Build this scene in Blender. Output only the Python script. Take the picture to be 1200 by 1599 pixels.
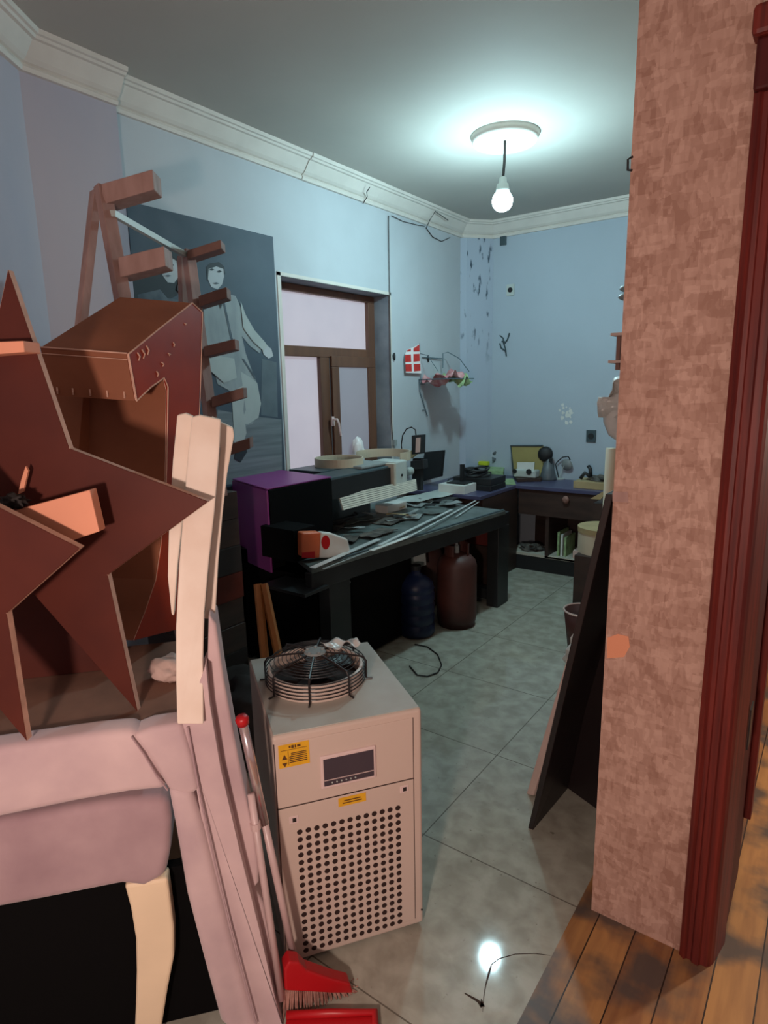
import bpy, math, random
from mathutils import Vector, Matrix, noise
random.seed(7)
scene = bpy.context.scene
for o in list(bpy.data.objects): bpy.data.objects.remove(o)
COL = scene.collection
PI = math.pi

# ------------------------------------------------------------ camera
FPX, PITCH, ROLL, YAW, H = 971.245, -0.198142, -0.020637, 0.633002, 1.60
def rx(a): return Matrix.Rotation(a, 3, 'X')
def rz(a): return Matrix.Rotation(a, 3, 'Z')
R = rz(YAW) @ rx(PITCH) @ Matrix(((1,0,0),(0,0,-1),(0,1,0))) @ rz(ROLL)
C = Vector((0, 0, H))
cd = bpy.data.cameras.new('camera'); cam = bpy.data.objects.new('camera', cd); COL.objects.link(cam)
cam.matrix_world = Matrix.Translation(C) @ R.to_4x4()
cd.sensor_fit = 'VERTICAL'; cd.sensor_height = 24.0; cd.lens = 24.0*FPX/1599; cd.clip_start = 0.05
scene.camera = cam

# ------------------------------------------------------------ light and exposure
w = bpy.data.worlds.new('world'); scene.world = w; w.use_nodes = True
w.node_tree.nodes['Background'].inputs[0].default_value = (0.62, 0.72, 0.80, 1)
w.node_tree.nodes['Background'].inputs[1].default_value = 0.05
def lamp(name, kind, loc, energy, color, radius=0.05, size=None, aim=None):
    l = bpy.data.lights.new(name, kind); l.energy = energy; l.color = color
    if kind == 'AREA':
        l.shape = 'RECTANGLE'; l.size, l.size_y = size
    else: l.shadow_soft_size = radius
    o = bpy.data.objects.new(name, l); COL.objects.link(o); o.location = loc
    if aim is not None: o.rotation_euler = (Vector(aim)-Vector(loc)).to_track_quat('-Z', 'Y').to_euler()
    return o
lamp('warm_room_lamp', 'POINT', (-0.12, -0.55, 1.35), 84, (1.0, 0.78, 0.67), 0.06)
lamp('next_room_daylight', 'AREA', (1.02, 3.9, 1.9), 42, (1.0, 0.88, 0.70), size=(0.12, 0.12), aim=(0.0, 0.9, 0.0))
BULB = (-1.752, 3.637, 2.672)
BULB_E, BULB_COL = 490, (0.58, 0.92, 1.0)   # the bulb glass itself gives the light
vs = scene.view_settings
vs.view_transform = 'Standard'; vs.look = 'None'; vs.exposure = 0.0; vs.gamma = 1.0; vs.use_curve_mapping = False

# ------------------------------------------------------------ locating helpers (pixel of the 1200x1599 photo -> point on a real plane)
def ray(x, y): return R @ Vector(((x-600)/FPX, -(y-799.5)/FPX, -1.0))
def Pz(x, y, z=0.0): d = ray(x, y); return C + d*((z-H)/d.z)
def Px(x, y, X): d = ray(x, y); return C + d*(X/d.x)
def Py(x, y, Y): d = ray(x, y); return C + d*(Y/d.y)
def Ps(x, y, s): return C + ray(x, y)*s
def Pp(x, y, P0, n): d = ray(x, y); return C + d*((Vector(P0)-C).dot(n)/d.dot(n))
def Pv(x, y, P): # height on the vertical line through P
    d = ray(x, y); h = Vector((d.x, d.y)); s = Vector((P[0], P[1])).dot(h)/h.dot(h); return (C+d*s).z

# ------------------------------------------------------------ materials
def srgb(r, g, b):
    f = lambda c: (c/255/12.92) if c/255 <= 0.04045 else ((c/255+0.055)/1.055)**2.4
    return (f(r), f(g), f(b), 1)
def mat(name, col, rough=0.6, metal=0.0, spec=0.5, var=0.0, scale=8.0, bump=0.0, stretch=None, col2=None, emit=None, estr=0, coat=0, sheen=0, alpha=None, bscale=None):
    m = bpy.data.materials.new(name); m.use_nodes = True; nt = m.node_tree; b = nt.nodes['Principled BSDF']
    b.inputs['Base Color'].default_value = col; b.inputs['Roughness'].default_value = rough
    b.inputs['Metallic'].default_value = metal; b.inputs['Specular IOR Level'].default_value = spec
    b.inputs['Coat Weight'].default_value = coat; b.inputs['Sheen Weight'].default_value = sheen
    tc = nt.nodes.new('ShaderNodeTexCoord'); mp = nt.nodes.new('ShaderNodeMapping'); nt.links.new(tc.outputs['Object'], mp.inputs[0])
    if stretch: mp.inputs['Scale'].default_value = stretch
    n = nt.nodes.new('ShaderNodeTexNoise'); n.inputs['Scale'].default_value = scale; n.inputs['Detail'].default_value = 5
    nt.links.new(mp.outputs[0], n.inputs['Vector'])
    if var or col2:
        mx = nt.nodes.new('ShaderNodeMix'); mx.data_type = 'RGBA'
        c2 = col2 or tuple(max(0, c*(1-var)) for c in col[:3])+(1,)
        c1 = col if col2 else tuple(min(1, c*(1+var)) for c in col[:3])+(1,)
        mx.inputs[6].default_value = c1; mx.inputs[7].default_value = c2
        rp = nt.nodes.new('ShaderNodeValToRGB'); rp.color_ramp.elements[0].position = 0.35; rp.color_ramp.elements[1].position = 0.65
        nt.links.new(n.outputs['Fac'], rp.inputs[0]); nt.links.new(rp.outputs[0], mx.inputs[0]); nt.links.new(mx.outputs[2], b.inputs['Base Color'])
    if bump:
        n2 = n
        if bscale:
            n2 = nt.nodes.new('ShaderNodeTexNoise'); n2.inputs['Scale'].default_value = bscale; n2.inputs['Detail'].default_value = 4; nt.links.new(mp.outputs[0], n2.inputs['Vector'])
        bp = nt.nodes.new('ShaderNodeBump'); bp.inputs['Strength'].default_value = bump; bp.inputs['Distance'].default_value = 0.01
        nt.links.new(n2.outputs['Fac'], bp.inputs['Height']); nt.links.new(bp.outputs[0], b.inputs['Normal'])
    if emit:
        b.inputs['Emission Color'].default_value = emit; b.inputs['Emission Strength'].default_value = estr
    return m
M = {}
M['wall'] = mat('painted_blue_wall', srgb(186,192,198), 0.75, var=0.05, scale=1.7, bump=0.08, bscale=14)
M['wallback'] = mat('painted_back_wall', srgb(172,184,196), 0.75, var=0.04, scale=1.3, bump=0.08, bscale=14)
M['lilac'] = mat('lilac_column_paint', srgb(186,180,190), 0.75, col2=srgb(166,168,186), scale=1.6, bump=0.08, bscale=12, stretch=(1,1,.35))
M['ceiling'] = mat('ceiling_paint', srgb(176,173,166), 0.8, var=0.05, scale=1.2)
M['plaster'] = mat('white_plaster', srgb(214,208,200), 0.65, var=0.05, scale=5)
M['mdf'] = mat('brown_mdf_face', srgb(150,92,66), 0.55, spec=.2, col2=srgb(136,82,58), scale=6, bump=0.03)
M['mdfred'] = mat('red_brown_gloss_face', srgb(168,60,36), 0.45, spec=.2, col2=srgb(146,50,34), scale=4)
M['mdfedge'] = mat('raw_mdf_edge', srgb(214,170,150), 0.8, var=0.12, scale=30, bump=0.2)
M['mdfdark'] = mat('dark_brown_face', srgb(88,40,31), 0.5, spec=.2, col2=srgb(76,34,28), scale=5)
M['strip'] = mat('pale_strip', srgb(238,220,206), 0.62, col2=srgb(228,206,190), scale=9, bump=0.12)
M['stripedge'] = mat('strip_edge', srgb(250,235,220), 0.7, var=0.1, scale=60)
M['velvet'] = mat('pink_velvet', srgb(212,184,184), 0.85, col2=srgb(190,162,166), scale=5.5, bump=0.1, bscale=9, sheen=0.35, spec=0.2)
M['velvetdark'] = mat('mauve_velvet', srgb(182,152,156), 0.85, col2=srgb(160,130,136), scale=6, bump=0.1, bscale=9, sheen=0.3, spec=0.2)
M['legwood'] = mat('cream_leg_paint', srgb(242,216,184), 0.4, var=0.04, scale=7)
M['hardboard'] = mat('hardboard', srgb(128,92,76), 0.8, var=0.15, scale=9)
M['chiller'] = mat('cream_powder_coat', srgb(212,190,178), 0.42, var=0.02, scale=3, bump=0.03, bscale=160)
M['chillertop'] = mat('mottled_grey_top', srgb(190,186,178), 0.5, col2=srgb(176,166,154), scale=6)  # greyer than the housing, mottled with a browner grey
M['hole'] = mat('dark_hole', srgb(46,24,20), 0.8)
M['black'] = mat('black_metal', srgb(34,36,38), 0.45, var=0.2, scale=5)
M['blackm'] = mat('matt_black', srgb(22,23,26), 0.6, var=0.2, scale=5)
M['pitch'] = mat('dull_black_parts_and_shade', srgb(11,10,11), 0.85, spec=.1)  # near black for machine panels, and for the shade filled in under the chairs
M['wire'] = mat('black_wire', srgb(40,34,34), 0.4)
M['yellow'] = mat('yellow_sticker', srgb(236,176,40), 0.45, var=0.08, scale=25)
M['ink'] = mat('sticker_ink', srgb(96,60,24), 0.6)
M['screen'] = mat('display_screen', srgb(74,66,76), 0.16, var=0.06, scale=4)
M['bezel'] = mat('display_bezel', srgb(226,200,196), 0.4)
M['purple'] = mat('purple_panel', srgb(142,56,132), 0.4, col2=srgb(130,50,120), scale=2.5)
M['teal'] = mat('dark_teal_metal', srgb(62,78,84), 0.4, var=0.08, scale=3)
M['bed'] = mat('grey_bed', srgb(104,114,112), 0.45, col2=srgb(78,86,84), scale=9, bump=0.2)
M['silver'] = mat('bright_aluminium', srgb(226,232,232), 0.3, metal=0.35, var=0.06, scale=10)
M['grey'] = mat('grey_plastic', srgb(140,146,146), 0.5, var=0.08, scale=6)
M['lightgrey'] = mat('light_grey_metal', srgb(186,194,190), 0.45, var=0.05, scale=6)
M['beige'] = mat('beige_slats', srgb(192,186,172), 0.5, var=0.1, scale=12)
M['paper'] = mat('white_paper', srgb(214,216,212), 0.7, var=0.06, scale=6)
M['scrap'] = mat('dark_scraps', srgb(104,98,90), 0.8, col2=srgb(54,50,48), scale=18, bump=0.2)
M['frame'] = mat('brown_window_frame', srgb(112,76,58), 0.4, col2=srgb(98,66,52), scale=3, stretch=(6,6,.6))
M['reveal'] = mat('window_reveal', srgb(140,146,154), 0.75, col2=srgb(112,118,128), scale=5)
M['mahog'] = mat('mahogany', srgb(118,42,34), 0.5, spec=.3, col2=srgb(86,30,27), scale=9, stretch=(9,9,.35), bump=0.05)
M['mahogdark'] = mat('dark_mahogany', srgb(84,28,28), 0.6, spec=0.2, col2=srgb(68,22,22), scale=9, stretch=(9,9,.35))
M['counter'] = mat('navy_counter', srgb(78,78,108), 0.35, var=0.1, scale=5)
M['darkwood'] = mat('dark_cabinet_wood', srgb(66,48,42), 0.5, col2=srgb(52,38,34), scale=4, stretch=(1,1,5))
M['red'] = mat('red_plastic', srgb(186,22,30), 0.4, var=0.06, scale=6)
M['bristle'] = mat('broom_bristles', srgb(196,150,136), 0.8, col2=srgb(150,96,86), scale=40)
M['chrome'] = mat('chrome_sleeve', srgb(226,206,206), 0.16, metal=0.8)
M['pole'] = mat('white_pole', srgb(206,178,176), 0.35, var=0.08, scale=8)
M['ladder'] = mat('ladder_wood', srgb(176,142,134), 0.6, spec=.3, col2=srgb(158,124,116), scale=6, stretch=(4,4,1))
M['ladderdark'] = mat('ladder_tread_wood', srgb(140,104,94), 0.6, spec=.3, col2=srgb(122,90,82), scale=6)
M['gas'] = mat('rust_red_cylinder', srgb(84,44,38), 0.55, col2=srgb(68,38,34), scale=6, bump=0.05)
M['blue'] = mat('blue_jug', srgb(24,38,74), 0.4, col2=srgb(20,32,64), scale=4)
M['redbox'] = mat('faded_red', srgb(112,40,34), 0.6, var=0.1, scale=6)
M['orange'] = mat('orange_print', srgb(214,110,70), 0.5, var=0.08, scale=8)
M['ltpink'] = mat('salmon_board', srgb(224,150,120), 0.7, var=0.04, scale=6)
M['cardboard'] = mat('cardboard', srgb(170,150,110), 0.8, var=0.08, scale=8)
M['yellowbr'] = mat('yellow_case_lining', srgb(158,146,92), 0.7, var=0.06, scale=6)
M['drum'] = mat('beige_drum', srgb(200,186,162), 0.6, var=0.05, scale=6)
M['boardblack'] = mat('dark_board', srgb(40,30,30), 0.45, col2=srgb(28,22,24), scale=3, bump=0.05)
M['boardpink'] = mat('pale_board', srgb(208,178,168), 0.6, var=0.06, scale=6)
M['plastic'] = mat('crinkled_plastic', srgb(206,202,198), 0.3, var=0.1, scale=14, bump=0.6)
M['lime'] = mat('lime_sponge', srgb(196,206,40), 0.7)
M['green'] = mat('pale_green_print', srgb(150,178,130), 0.6, var=0.25, scale=20)
M['pinkprint'] = mat('pink_print', srgb(176,96,104), 0.6, col2=srgb(200,160,160), scale=22)
M['bag'] = mat('grey_bag', srgb(88,96,102), 0.4, var=0.2, scale=12, bump=0.5)
M['stick'] = mat('yellow_wood_stick', srgb(166,106,52), 0.6, var=0.12, scale=12)
M['sticker'] = mat('orange_tape', srgb(226,148,112), 0.6)
M['shelfwire'] = mat('shelf_wire', srgb(96,118,128), 0.4, metal=0.5)
M['flagred'] = mat('flag_red', srgb(206,52,48), 0.6, var=0.1, scale=30)
M['white'] = mat('flag_white', srgb(240,236,236), 0.6)
M['darkfloor'] = mat('mop_dark', srgb(36,28,26), 0.8)
M['crack'] = mat('crack_dark', srgb(60,44,36), 0.9)
# photo-print tones
M['print_bg'] = mat('print_background', srgb(72,86,100), 0.65, col2=srgb(58,70,84), scale=1.6)
M['print_floor'] = mat('print_floor', srgb(128,136,140), 0.65, col2=srgb(104,112,118), scale=5, stretch=(1,.3,6))
M['print_suit'] = mat('print_suit', srgb(158,164,166), 0.65, col2=srgb(138,146,150), scale=6, stretch=(1,2,.6))
M['print_suit2'] = mat('print_suit_light', srgb(176,182,180), 0.65, var=0.05, scale=6)
M['print_skin'] = mat('print_skin', srgb(182,186,190), 0.65, var=0.05, scale=12)
M['print_hair'] = mat('print_hair', srgb(36,42,50), 0.65)
M['print_dress'] = mat('print_dress', srgb(60,70,82), 0.65, col2=srgb(92,102,112), scale=12)
M['print_block'] = mat('print_block', srgb(92,104,112), 0.65, var=0.1, scale=8)

def link(nt, a, b): nt.links.new(a, b)
def mat_wallpaper():
    m = mat('woven_wallpaper', srgb(190,132,112), 0.8); nt = m.node_tree; b = nt.nodes['Principled BSDF']
    tc = nt.nodes.new('ShaderNodeTexCoord')
    acc = None
    for sc, st, seed in ((34,(1,1,.45),0),(40,(.6,.6,1.3),7),(85,(1.3,1.3,.5),3)):
        mp = nt.nodes.new('ShaderNodeMapping'); mp.inputs['Scale'].default_value = st; mp.inputs['Location'].default_value = (seed,)*3
        link(nt, tc.outputs['Object'], mp.inputs[0])
        n = nt.nodes.new('ShaderNodeTexVoronoi'); n.distance = 'CHEBYCHEV'; n.inputs['Scale'].default_value = sc; link(nt, mp.outputs[0], n.inputs['Vector'])
        s = nt.nodes.new('ShaderNodeSeparateColor'); link(nt, n.outputs['Color'], s.inputs[0])
        if acc is None: acc = s.outputs[0]
        else:
            a = nt.nodes.new('ShaderNodeMath'); a.operation = 'ADD'; link(nt, acc, a.inputs[0]); link(nt, s.outputs[0], a.inputs[1]); acc = a.outputs[0]
    n3 = nt.nodes.new('ShaderNodeTexNoise'); n3.inputs['Scale'].default_value = 5; link(nt, tc.outputs['Object'], n3.inputs['Vector'])
    a = nt.nodes.new('ShaderNodeMath'); a.operation = 'ADD'; link(nt, acc, a.inputs[0]); link(nt, n3.outputs['Fac'], a.inputs[1])
    mr = nt.nodes.new('ShaderNodeMapRange'); mr.inputs[1].default_value = 1.0; mr.inputs[2].default_value = 3.0; link(nt, a.outputs[0], mr.inputs[0])
    mx = nt.nodes.new('ShaderNodeMix'); mx.data_type = 'RGBA'; mx.inputs[6].default_value = srgb(196,158,142); mx.inputs[7].default_value = srgb(158,118,102)
    link(nt, mr.outputs[0], mx.inputs[0]); link(nt, mx.outputs[2], b.inputs['Base Color'])
    bp = nt.nodes.new('ShaderNodeBump'); bp.inputs['Strength'].default_value = .25; bp.inputs['Distance'].default_value = .004
    link(nt, mr.outputs[0], bp.inputs['Height']); link(nt, bp.outputs[0], b.inputs['Normal'])
    return m
M['wallpaper'] = mat_wallpaper()
def mat_tiles():
    m = mat('glazed_floor_tiles', srgb(170,170,160), 0.2); nt = m.node_tree; b = nt.nodes['Principled BSDF']
    tc = nt.nodes.new('ShaderNodeTexCoord'); sx = nt.nodes.new('ShaderNodeSeparateXYZ'); link(nt, tc.outputs['Object'], sx.inputs[0])
    def grid(out, off):
        a = nt.nodes.new('ShaderNodeMath'); a.operation = 'ADD'; a.inputs[1].default_value = off; link(nt, out, a.inputs[0])
        p = nt.nodes.new('ShaderNodeMath'); p.operation = 'PINGPONG'; p.inputs[1].default_value = 0.3; link(nt, a.outputs[0], p.inputs[0])
        l = nt.nodes.new('ShaderNodeMath'); l.operation = 'LESS_THAN'; l.inputs[1].default_value = 0.0022; link(nt, p.outputs[0], l.inputs[0]); return l.outputs[0]
    g1 = grid(sx.outputs['X'], 1.08); g2 = grid(sx.outputs['Y'], -2.275)
    mxm = nt.nodes.new('ShaderNodeMath'); mxm.operation = 'MAXIMUM'; link(nt, g1, mxm.inputs[0]); link(nt, g2, mxm.inputs[1])
    n = nt.nodes.new('ShaderNodeTexNoise'); n.inputs['Scale'].default_value = 13; n.inputs['Detail'].default_value = 9; n.inputs['Distortion'].default_value = .3; link(nt, tc.outputs['Object'], n.inputs['Vector'])
    rp = nt.nodes.new('ShaderNodeValToRGB'); e = rp.color_ramp.elements
    e[0].position = .36; e[0].color = srgb(157,153,140); e[1].position = .64; e[1].color = srgb(180,177,164); link(nt, n.outputs['Fac'], rp.inputs[0])
    n2 = nt.nodes.new('ShaderNodeTexNoise'); n2.inputs['Scale'].default_value = 45; link(nt, tc.outputs['Object'], n2.inputs['Vector'])
    rp2 = nt.nodes.new('ShaderNodeValToRGB'); rp2.color_ramp.elements[0].position = .24; rp2.color_ramp.elements[1].position = .30; rp2.color_ramp.elements[0].color = (.35,.33,.3,1); link(nt, n2.outputs['Fac'], rp2.inputs[0])
    mu = nt.nodes.new('ShaderNodeMix'); mu.data_type = 'RGBA'; mu.blend_type = 'MULTIPLY'; mu.inputs[0].default_value = .6; link(nt, rp.outputs[0], mu.inputs[6]); link(nt, rp2.outputs[0], mu.inputs[7])
    mx = nt.nodes.new('ShaderNodeMix'); mx.data_type = 'RGBA'; link(nt, mxm.outputs[0], mx.inputs[0]); link(nt, mu.outputs[2], mx.inputs[6]); mx.inputs[7].default_value = srgb(108,102,92)
    link(nt, mx.outputs[2], b.inputs['Base Color'])
    n3 = nt.nodes.new('ShaderNodeMapRange'); b.inputs['Specular IOR Level'].default_value = .35; n3.inputs[3].default_value = .045; n3.inputs[4].default_value = .075; link(nt, n.outputs['Fac'], n3.inputs[0]); link(nt, n3.outputs[0], b.inputs['Roughness'])
    return m
M['tiles'] = mat_tiles()
def mat_boards():
    m = mat('worn_pine_boards', srgb(170,110,60), 0.45); nt = m.node_tree; b = nt.nodes['Principled BSDF']
    tc = nt.nodes.new('ShaderNodeTexCoord'); sx = nt.nodes.new('ShaderNodeSeparateXYZ'); link(nt, tc.outputs['Object'], sx.inputs[0])
    a = nt.nodes.new('ShaderNodeMath'); a.operation = 'ADD'; a.inputs[1].default_value = .555; link(nt, sx.outputs['X'], a.inputs[0])
    dv = nt.nodes.new('ShaderNodeMath'); dv.operation = 'DIVIDE'; dv.inputs[1].default_value = .105; link(nt, a.outputs[0], dv.inputs[0])
    fl = nt.nodes.new('ShaderNodeMath'); fl.operation = 'FLOOR'; link(nt, dv.outputs[0], fl.inputs[0])
    fr = nt.nodes.new('ShaderNodeMath'); fr.operation = 'FRACT'; link(nt, dv.outputs[0], fr.inputs[0])
    wn = nt.nodes.new('ShaderNodeTexWhiteNoise'); wn.noise_dimensions = '1D'; link(nt, fl.outputs[0], wn.inputs['W'])
    gp = nt.nodes.new('ShaderNodeMath'); gp.operation = 'LESS_THAN'; gp.inputs[1].default_value = .035; link(nt, fr.outputs[0], gp.inputs[0])
    mp = nt.nodes.new('ShaderNodeMapping'); mp.inputs['Scale'].default_value = (14,1.6,1); link(nt, tc.outputs['Object'], mp.inputs[0])
    n = nt.nodes.new('ShaderNodeTexNoise'); n.inputs['Scale'].default_value = 2.2; n.inputs['Detail'].default_value = 5; link(nt, mp.outputs[0], n.inputs['Vector'])
    ad = nt.nodes.new('ShaderNodeMath'); ad.operation = 'MULTIPLY_ADD'; ad.inputs[1].default_value = .35; link(nt, wn.outputs[0], ad.inputs[0]); link(nt, n.outputs['Fac'], ad.inputs[2])
    rp = nt.nodes.new('ShaderNodeValToRGB'); e = rp.color_ramp.elements; e[0].position = .4; e[0].color = srgb(190,138,84); e[1].position = .9; e[1].color = srgb(140,92,58); link(nt, ad.outputs[0], rp.inputs[0])
    # worn grey-black stains
    n2 = nt.nodes.new('ShaderNodeTexNoise'); n2.inputs['Scale'].default_value = 5.2; n2.inputs['Detail'].default_value = 4; link(nt, tc.outputs['Object'], n2.inputs['Vector'])
    r2 = nt.nodes.new('ShaderNodeValToRGB'); r2.color_ramp.elements[0].position = .44; r2.color_ramp.elements[1].position = .60; link(nt, n2.outputs['Fac'], r2.inputs[0])
    m1 = nt.nodes.new('ShaderNodeMath'); m1.operation = 'MULTIPLY'; m1.inputs[1].default_value = .92; link(nt, r2.outputs[0], m1.inputs[0])
    mx = nt.nodes.new('ShaderNodeMix'); mx.data_type = 'RGBA'; link(nt, m1.outputs[0], mx.inputs[0]); link(nt, rp.outputs[0], mx.inputs[6]); mx.inputs[7].default_value = srgb(84,74,70)
    # knots
    v = nt.nodes.new('ShaderNodeTexVoronoi'); v.inputs['Scale'].default_value = 5; link(nt, tc.outputs['Object'], v.inputs['Vector'])
    kn = nt.nodes.new('ShaderNodeMath'); kn.operation = 'LESS_THAN'; kn.inputs[1].default_value = .07; link(nt, v.outputs['Distance'], kn.inputs[0])
    mk = nt.nodes.new('ShaderNodeMix'); mk.data_type = 'RGBA'; link(nt, kn.outputs[0], mk.inputs[0]); link(nt, mx.outputs[2], mk.inputs[6]); mk.inputs[7].default_value = srgb(92,50,30)
    mg = nt.nodes.new('ShaderNodeMix'); mg.data_type = 'RGBA'; link(nt, gp.outputs[0], mg.inputs[0]); link(nt, mk.outputs[2], mg.inputs[6]); mg.inputs[7].default_value = srgb(40,24,18)
    link(nt, mg.outputs[2], b.inputs['Base Color'])
    return m
M['boards'] = mat_boards()
def mat_pane(name, c1, c2, strength, blob=None):
    m = mat(name, srgb(120,120,126), 0.35); nt = m.node_tree; b = nt.nodes['Principled BSDF']
    tc = nt.nodes.new('ShaderNodeTexCoord'); n = nt.nodes.new('ShaderNodeTexNoise'); n.inputs['Scale'].default_value = 2.6; n.inputs['Detail'].default_value = 3
    link(nt, tc.outputs['Object'], n.inputs['Vector'])
    mx = nt.nodes.new('ShaderNodeMix'); mx.data_type = 'RGBA'; link(nt, n.outputs['Fac'], mx.inputs[0]); mx.inputs[6].default_value = c1; mx.inputs[7].default_value = c2
    link(nt, mx.outputs[2], b.inputs['Emission Color']); b.inputs['Emission Strength'].default_value = strength
    return m
M['pane'] = mat_pane('frosted_daylit_pane', srgb(206,198,208), srgb(176,170,184), .72)
M['panedim'] = mat_pane('dim_daylit_pane', srgb(140,140,152), srgb(118,120,132), .55)
def mat_corner():
    m = mat('damp_corner_paint', srgb(176,186,200), 0.75); nt = m.node_tree; b = nt.nodes['Principled BSDF']
    tc = nt.nodes.new('ShaderNodeTexCoord'); mp = nt.nodes.new('ShaderNodeMapping'); mp.inputs['Scale'].default_value = (1,1,.28); link(nt, tc.outputs['Object'], mp.inputs[0])
    n = nt.nodes.new('ShaderNodeTexNoise'); n.inputs['Scale'].default_value = 26; n.inputs['Detail'].default_value = 3; link(nt, mp.outputs[0], n.inputs['Vector'])
    r = nt.nodes.new('ShaderNodeValToRGB'); r.color_ramp.elements[0].position = .60; r.color_ramp.elements[1].position = .68; link(nt, n.outputs['Fac'], r.inputs[0])
    sx = nt.nodes.new('ShaderNodeSeparateXYZ'); link(nt, tc.outputs['Object'], sx.inputs[0])
    mr = nt.nodes.new('ShaderNodeMapRange'); mr.inputs[1].default_value = 1.75; mr.inputs[2].default_value = 2.25; link(nt, sx.outputs['Z'], mr.inputs[0])
    mu = nt.nodes.new('ShaderNodeMath'); mu.operation = 'MULTIPLY'; link(nt, r.outputs[0], mu.inputs[0]); link(nt, mr.outputs[0], mu.inputs[1])
    mx = nt.nodes.new('ShaderNodeMix'); mx.data_type = 'RGBA'; link(nt, mu.outputs[0], mx.inputs[0]); mx.inputs[6].default_value = srgb(170,182,198); mx.inputs[7].default_value = srgb(52,72,88)
    link(nt, mx.outputs[2], b.inputs['Base Color']); return m
M['corner'] = mat_corner()

# ------------------------------------------------------------ mesh builder
class MB:
    def __init__(s): s.v = []; s.f = []; s.mi = []
    def add(s, vs, fs, mi=0):
        n = len(s.v); s.v += [Vector(p) for p in vs]
        s.f += [[n+i for i in f] for f in fs]; s.mi += mi if isinstance(mi, list) else [mi]*len(fs)
        return s
    def box(s, x0, x1, y0, y1, z0, z1, mi=0):
        vs = [(x,y,z) for z in (z0,z1) for y in (y0,y1) for x in (x0,x1)]
        return s.add(vs, [(0,2,3,1),(4,5,7,6),(0,1,5,4),(2,6,7,3),(0,4,6,2),(1,3,7,5)], mi)
    def prism(s, pts, ext, side=0, face=0, back=None):
        pts = [Vector(p) for p in pts]; ext = Vector(ext); n = len(pts)
        fs = [list(range(n)), list(range(2*n-1, n-1, -1))] + [[i, n+i, n+(i+1)%n, (i+1)%n] for i in range(n)]
        nn = Vector()
        for i in range(n): nn += pts[i].cross(pts[(i+1)%n])
        if nn.dot(ext) > 0: fs = [f[::-1] for f in fs]
        return s.add(pts+[p+ext for p in pts], fs, [face, face if back is None else back]+[side]*n)
    def hexa(s, b, t, mi=0):  # four bottom points, four top points
        return s.add(list(b)+list(t), [(3,2,1,0),(4,5,6,7),(0,1,5,4),(1,2,6,5),(2,3,7,6),(3,0,4,7)], mi)
    def tube(s, path, r, seg=8, mi=0, closed=False, flat=1.0):
        path = [Vector(p) for p in path]; n = len(path); rings = []; up = None
        for i, p in enumerate(path):
            if closed: t = path[(i+1)%n]-path[i-1]
            else: t = path[min(i+1,n-1)]-path[max(i-1,0)]
            t = t.normalized()
            if up is None:
                up = t.orthogonal().normalized()
                if flat != 1.0: up = (Vector((0,0,1))-t*t.z).normalized() if abs(t.z) < .9 else Vector((1,0,0))
            up = (up - t*up.dot(t)).normalized(); sd = t.cross(up)
            rr = r[i] if isinstance(r, (list,tuple)) else r
            rings.append([p + up*math.cos(2*PI*k/seg)*rr*flat + sd*math.sin(2*PI*k/seg)*rr for k in range(seg)])
        vs = [v for rg in rings for v in rg]; fs = []
        for i in range(n if closed else n-1):
            j = (i+1)%n
            for k in range(seg): fs.append((i*seg+k, i*seg+(k+1)%seg, j*seg+(k+1)%seg, j*seg+k))
        if not closed: fs += [tuple(range(seg))[::-1], tuple((n-1)*seg+k for k in range(seg))]
        return s.add(vs, fs, mi)
    def lathe(s, prof, c=(0,0,0), seg=28, axis=(0,0,1), mi=0, sx=1, sy=1):
        c = Vector(c); q = Vector((0,0,1)).rotation_difference(Vector(axis)); vs = []; n = len(prof)
        for (r, z) in prof:
            for k in range(seg):
                a = 2*PI*k/seg; vs.append(c + q @ Vector((math.cos(a)*r*sx, math.sin(a)*r*sy, z)))
        fs = []
        for i in range(n-1):
            for k in range(seg): fs.append((i*seg+k, i*seg+(k+1)%seg, (i+1)*seg+(k+1)%seg, (i+1)*seg+k))
        if prof[0][0] > 1e-6: fs.append(tuple(range(seg))[::-1])
        if prof[-1][0] > 1e-6: fs.append(tuple((n-1)*seg+k for k in range(seg)))
        return s.add(vs, fs, mi)
    def blob(s, c, r, amp=.15, fr=3, sub=3, seed=0, mi=0):
        import bmesh
        bm = bmesh.new(); bmesh.ops.create_icosphere(bm, subdivisions=sub, radius=1)
        vs = []
        for v in bm.verts:
            d = v.co.normalized(); k = 1+amp*noise.noise(d*fr+Vector((seed,)*3))*2
            vs.append(Vector(c)+Vector((d.x*r[0], d.y*r[1], d.z*r[2]))*k)
        fs = [tuple(v.index for v in f.verts) for f in bm.faces]; bm.free()
        return s.add(vs, fs, mi)
    def sheet(s, o, u, v, nu, nv, amp, fr, th=.003, seed=0, mi=0):  # crumpled sheet with thickness
        o, u, v = Vector(o), Vector(u), Vector(v); nn = u.cross(v).normalized(); vs = []
        for side in (0, 1):
            for j in range(nv+1):
                for i in range(nu+1):
                    p = o+u*(i/nu)+v*(j/nv); h = noise.noise(p*fr+Vector((seed,)*3))*amp
                    vs.append(p+nn*(h+side*th))
        N = (nu+1)*(nv+1); fs = []
        for j in range(nv):
            for i in range(nu):
                a = j*(nu+1)+i; fs.append((a, a+nu+1, a+nu+2, a+1)); fs.append((N+a, N+a+1, N+a+nu+2, N+a+nu+1))
        per = [(i, i+1) for i in range(nu)] + [((nv)*(nu+1)+i+1, nv*(nu+1)+i) for i in range(nu)] + [((j+1)*(nu+1), j*(nu+1)) for j in range(nv)] + [(j*(nu+1)+nu, (j+1)*(nu+1)+nu) for j in range(nv)]
        for a, b in per: fs.append((a, b, N+b, N+a))
        return s.add(vs, fs, mi)

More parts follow.
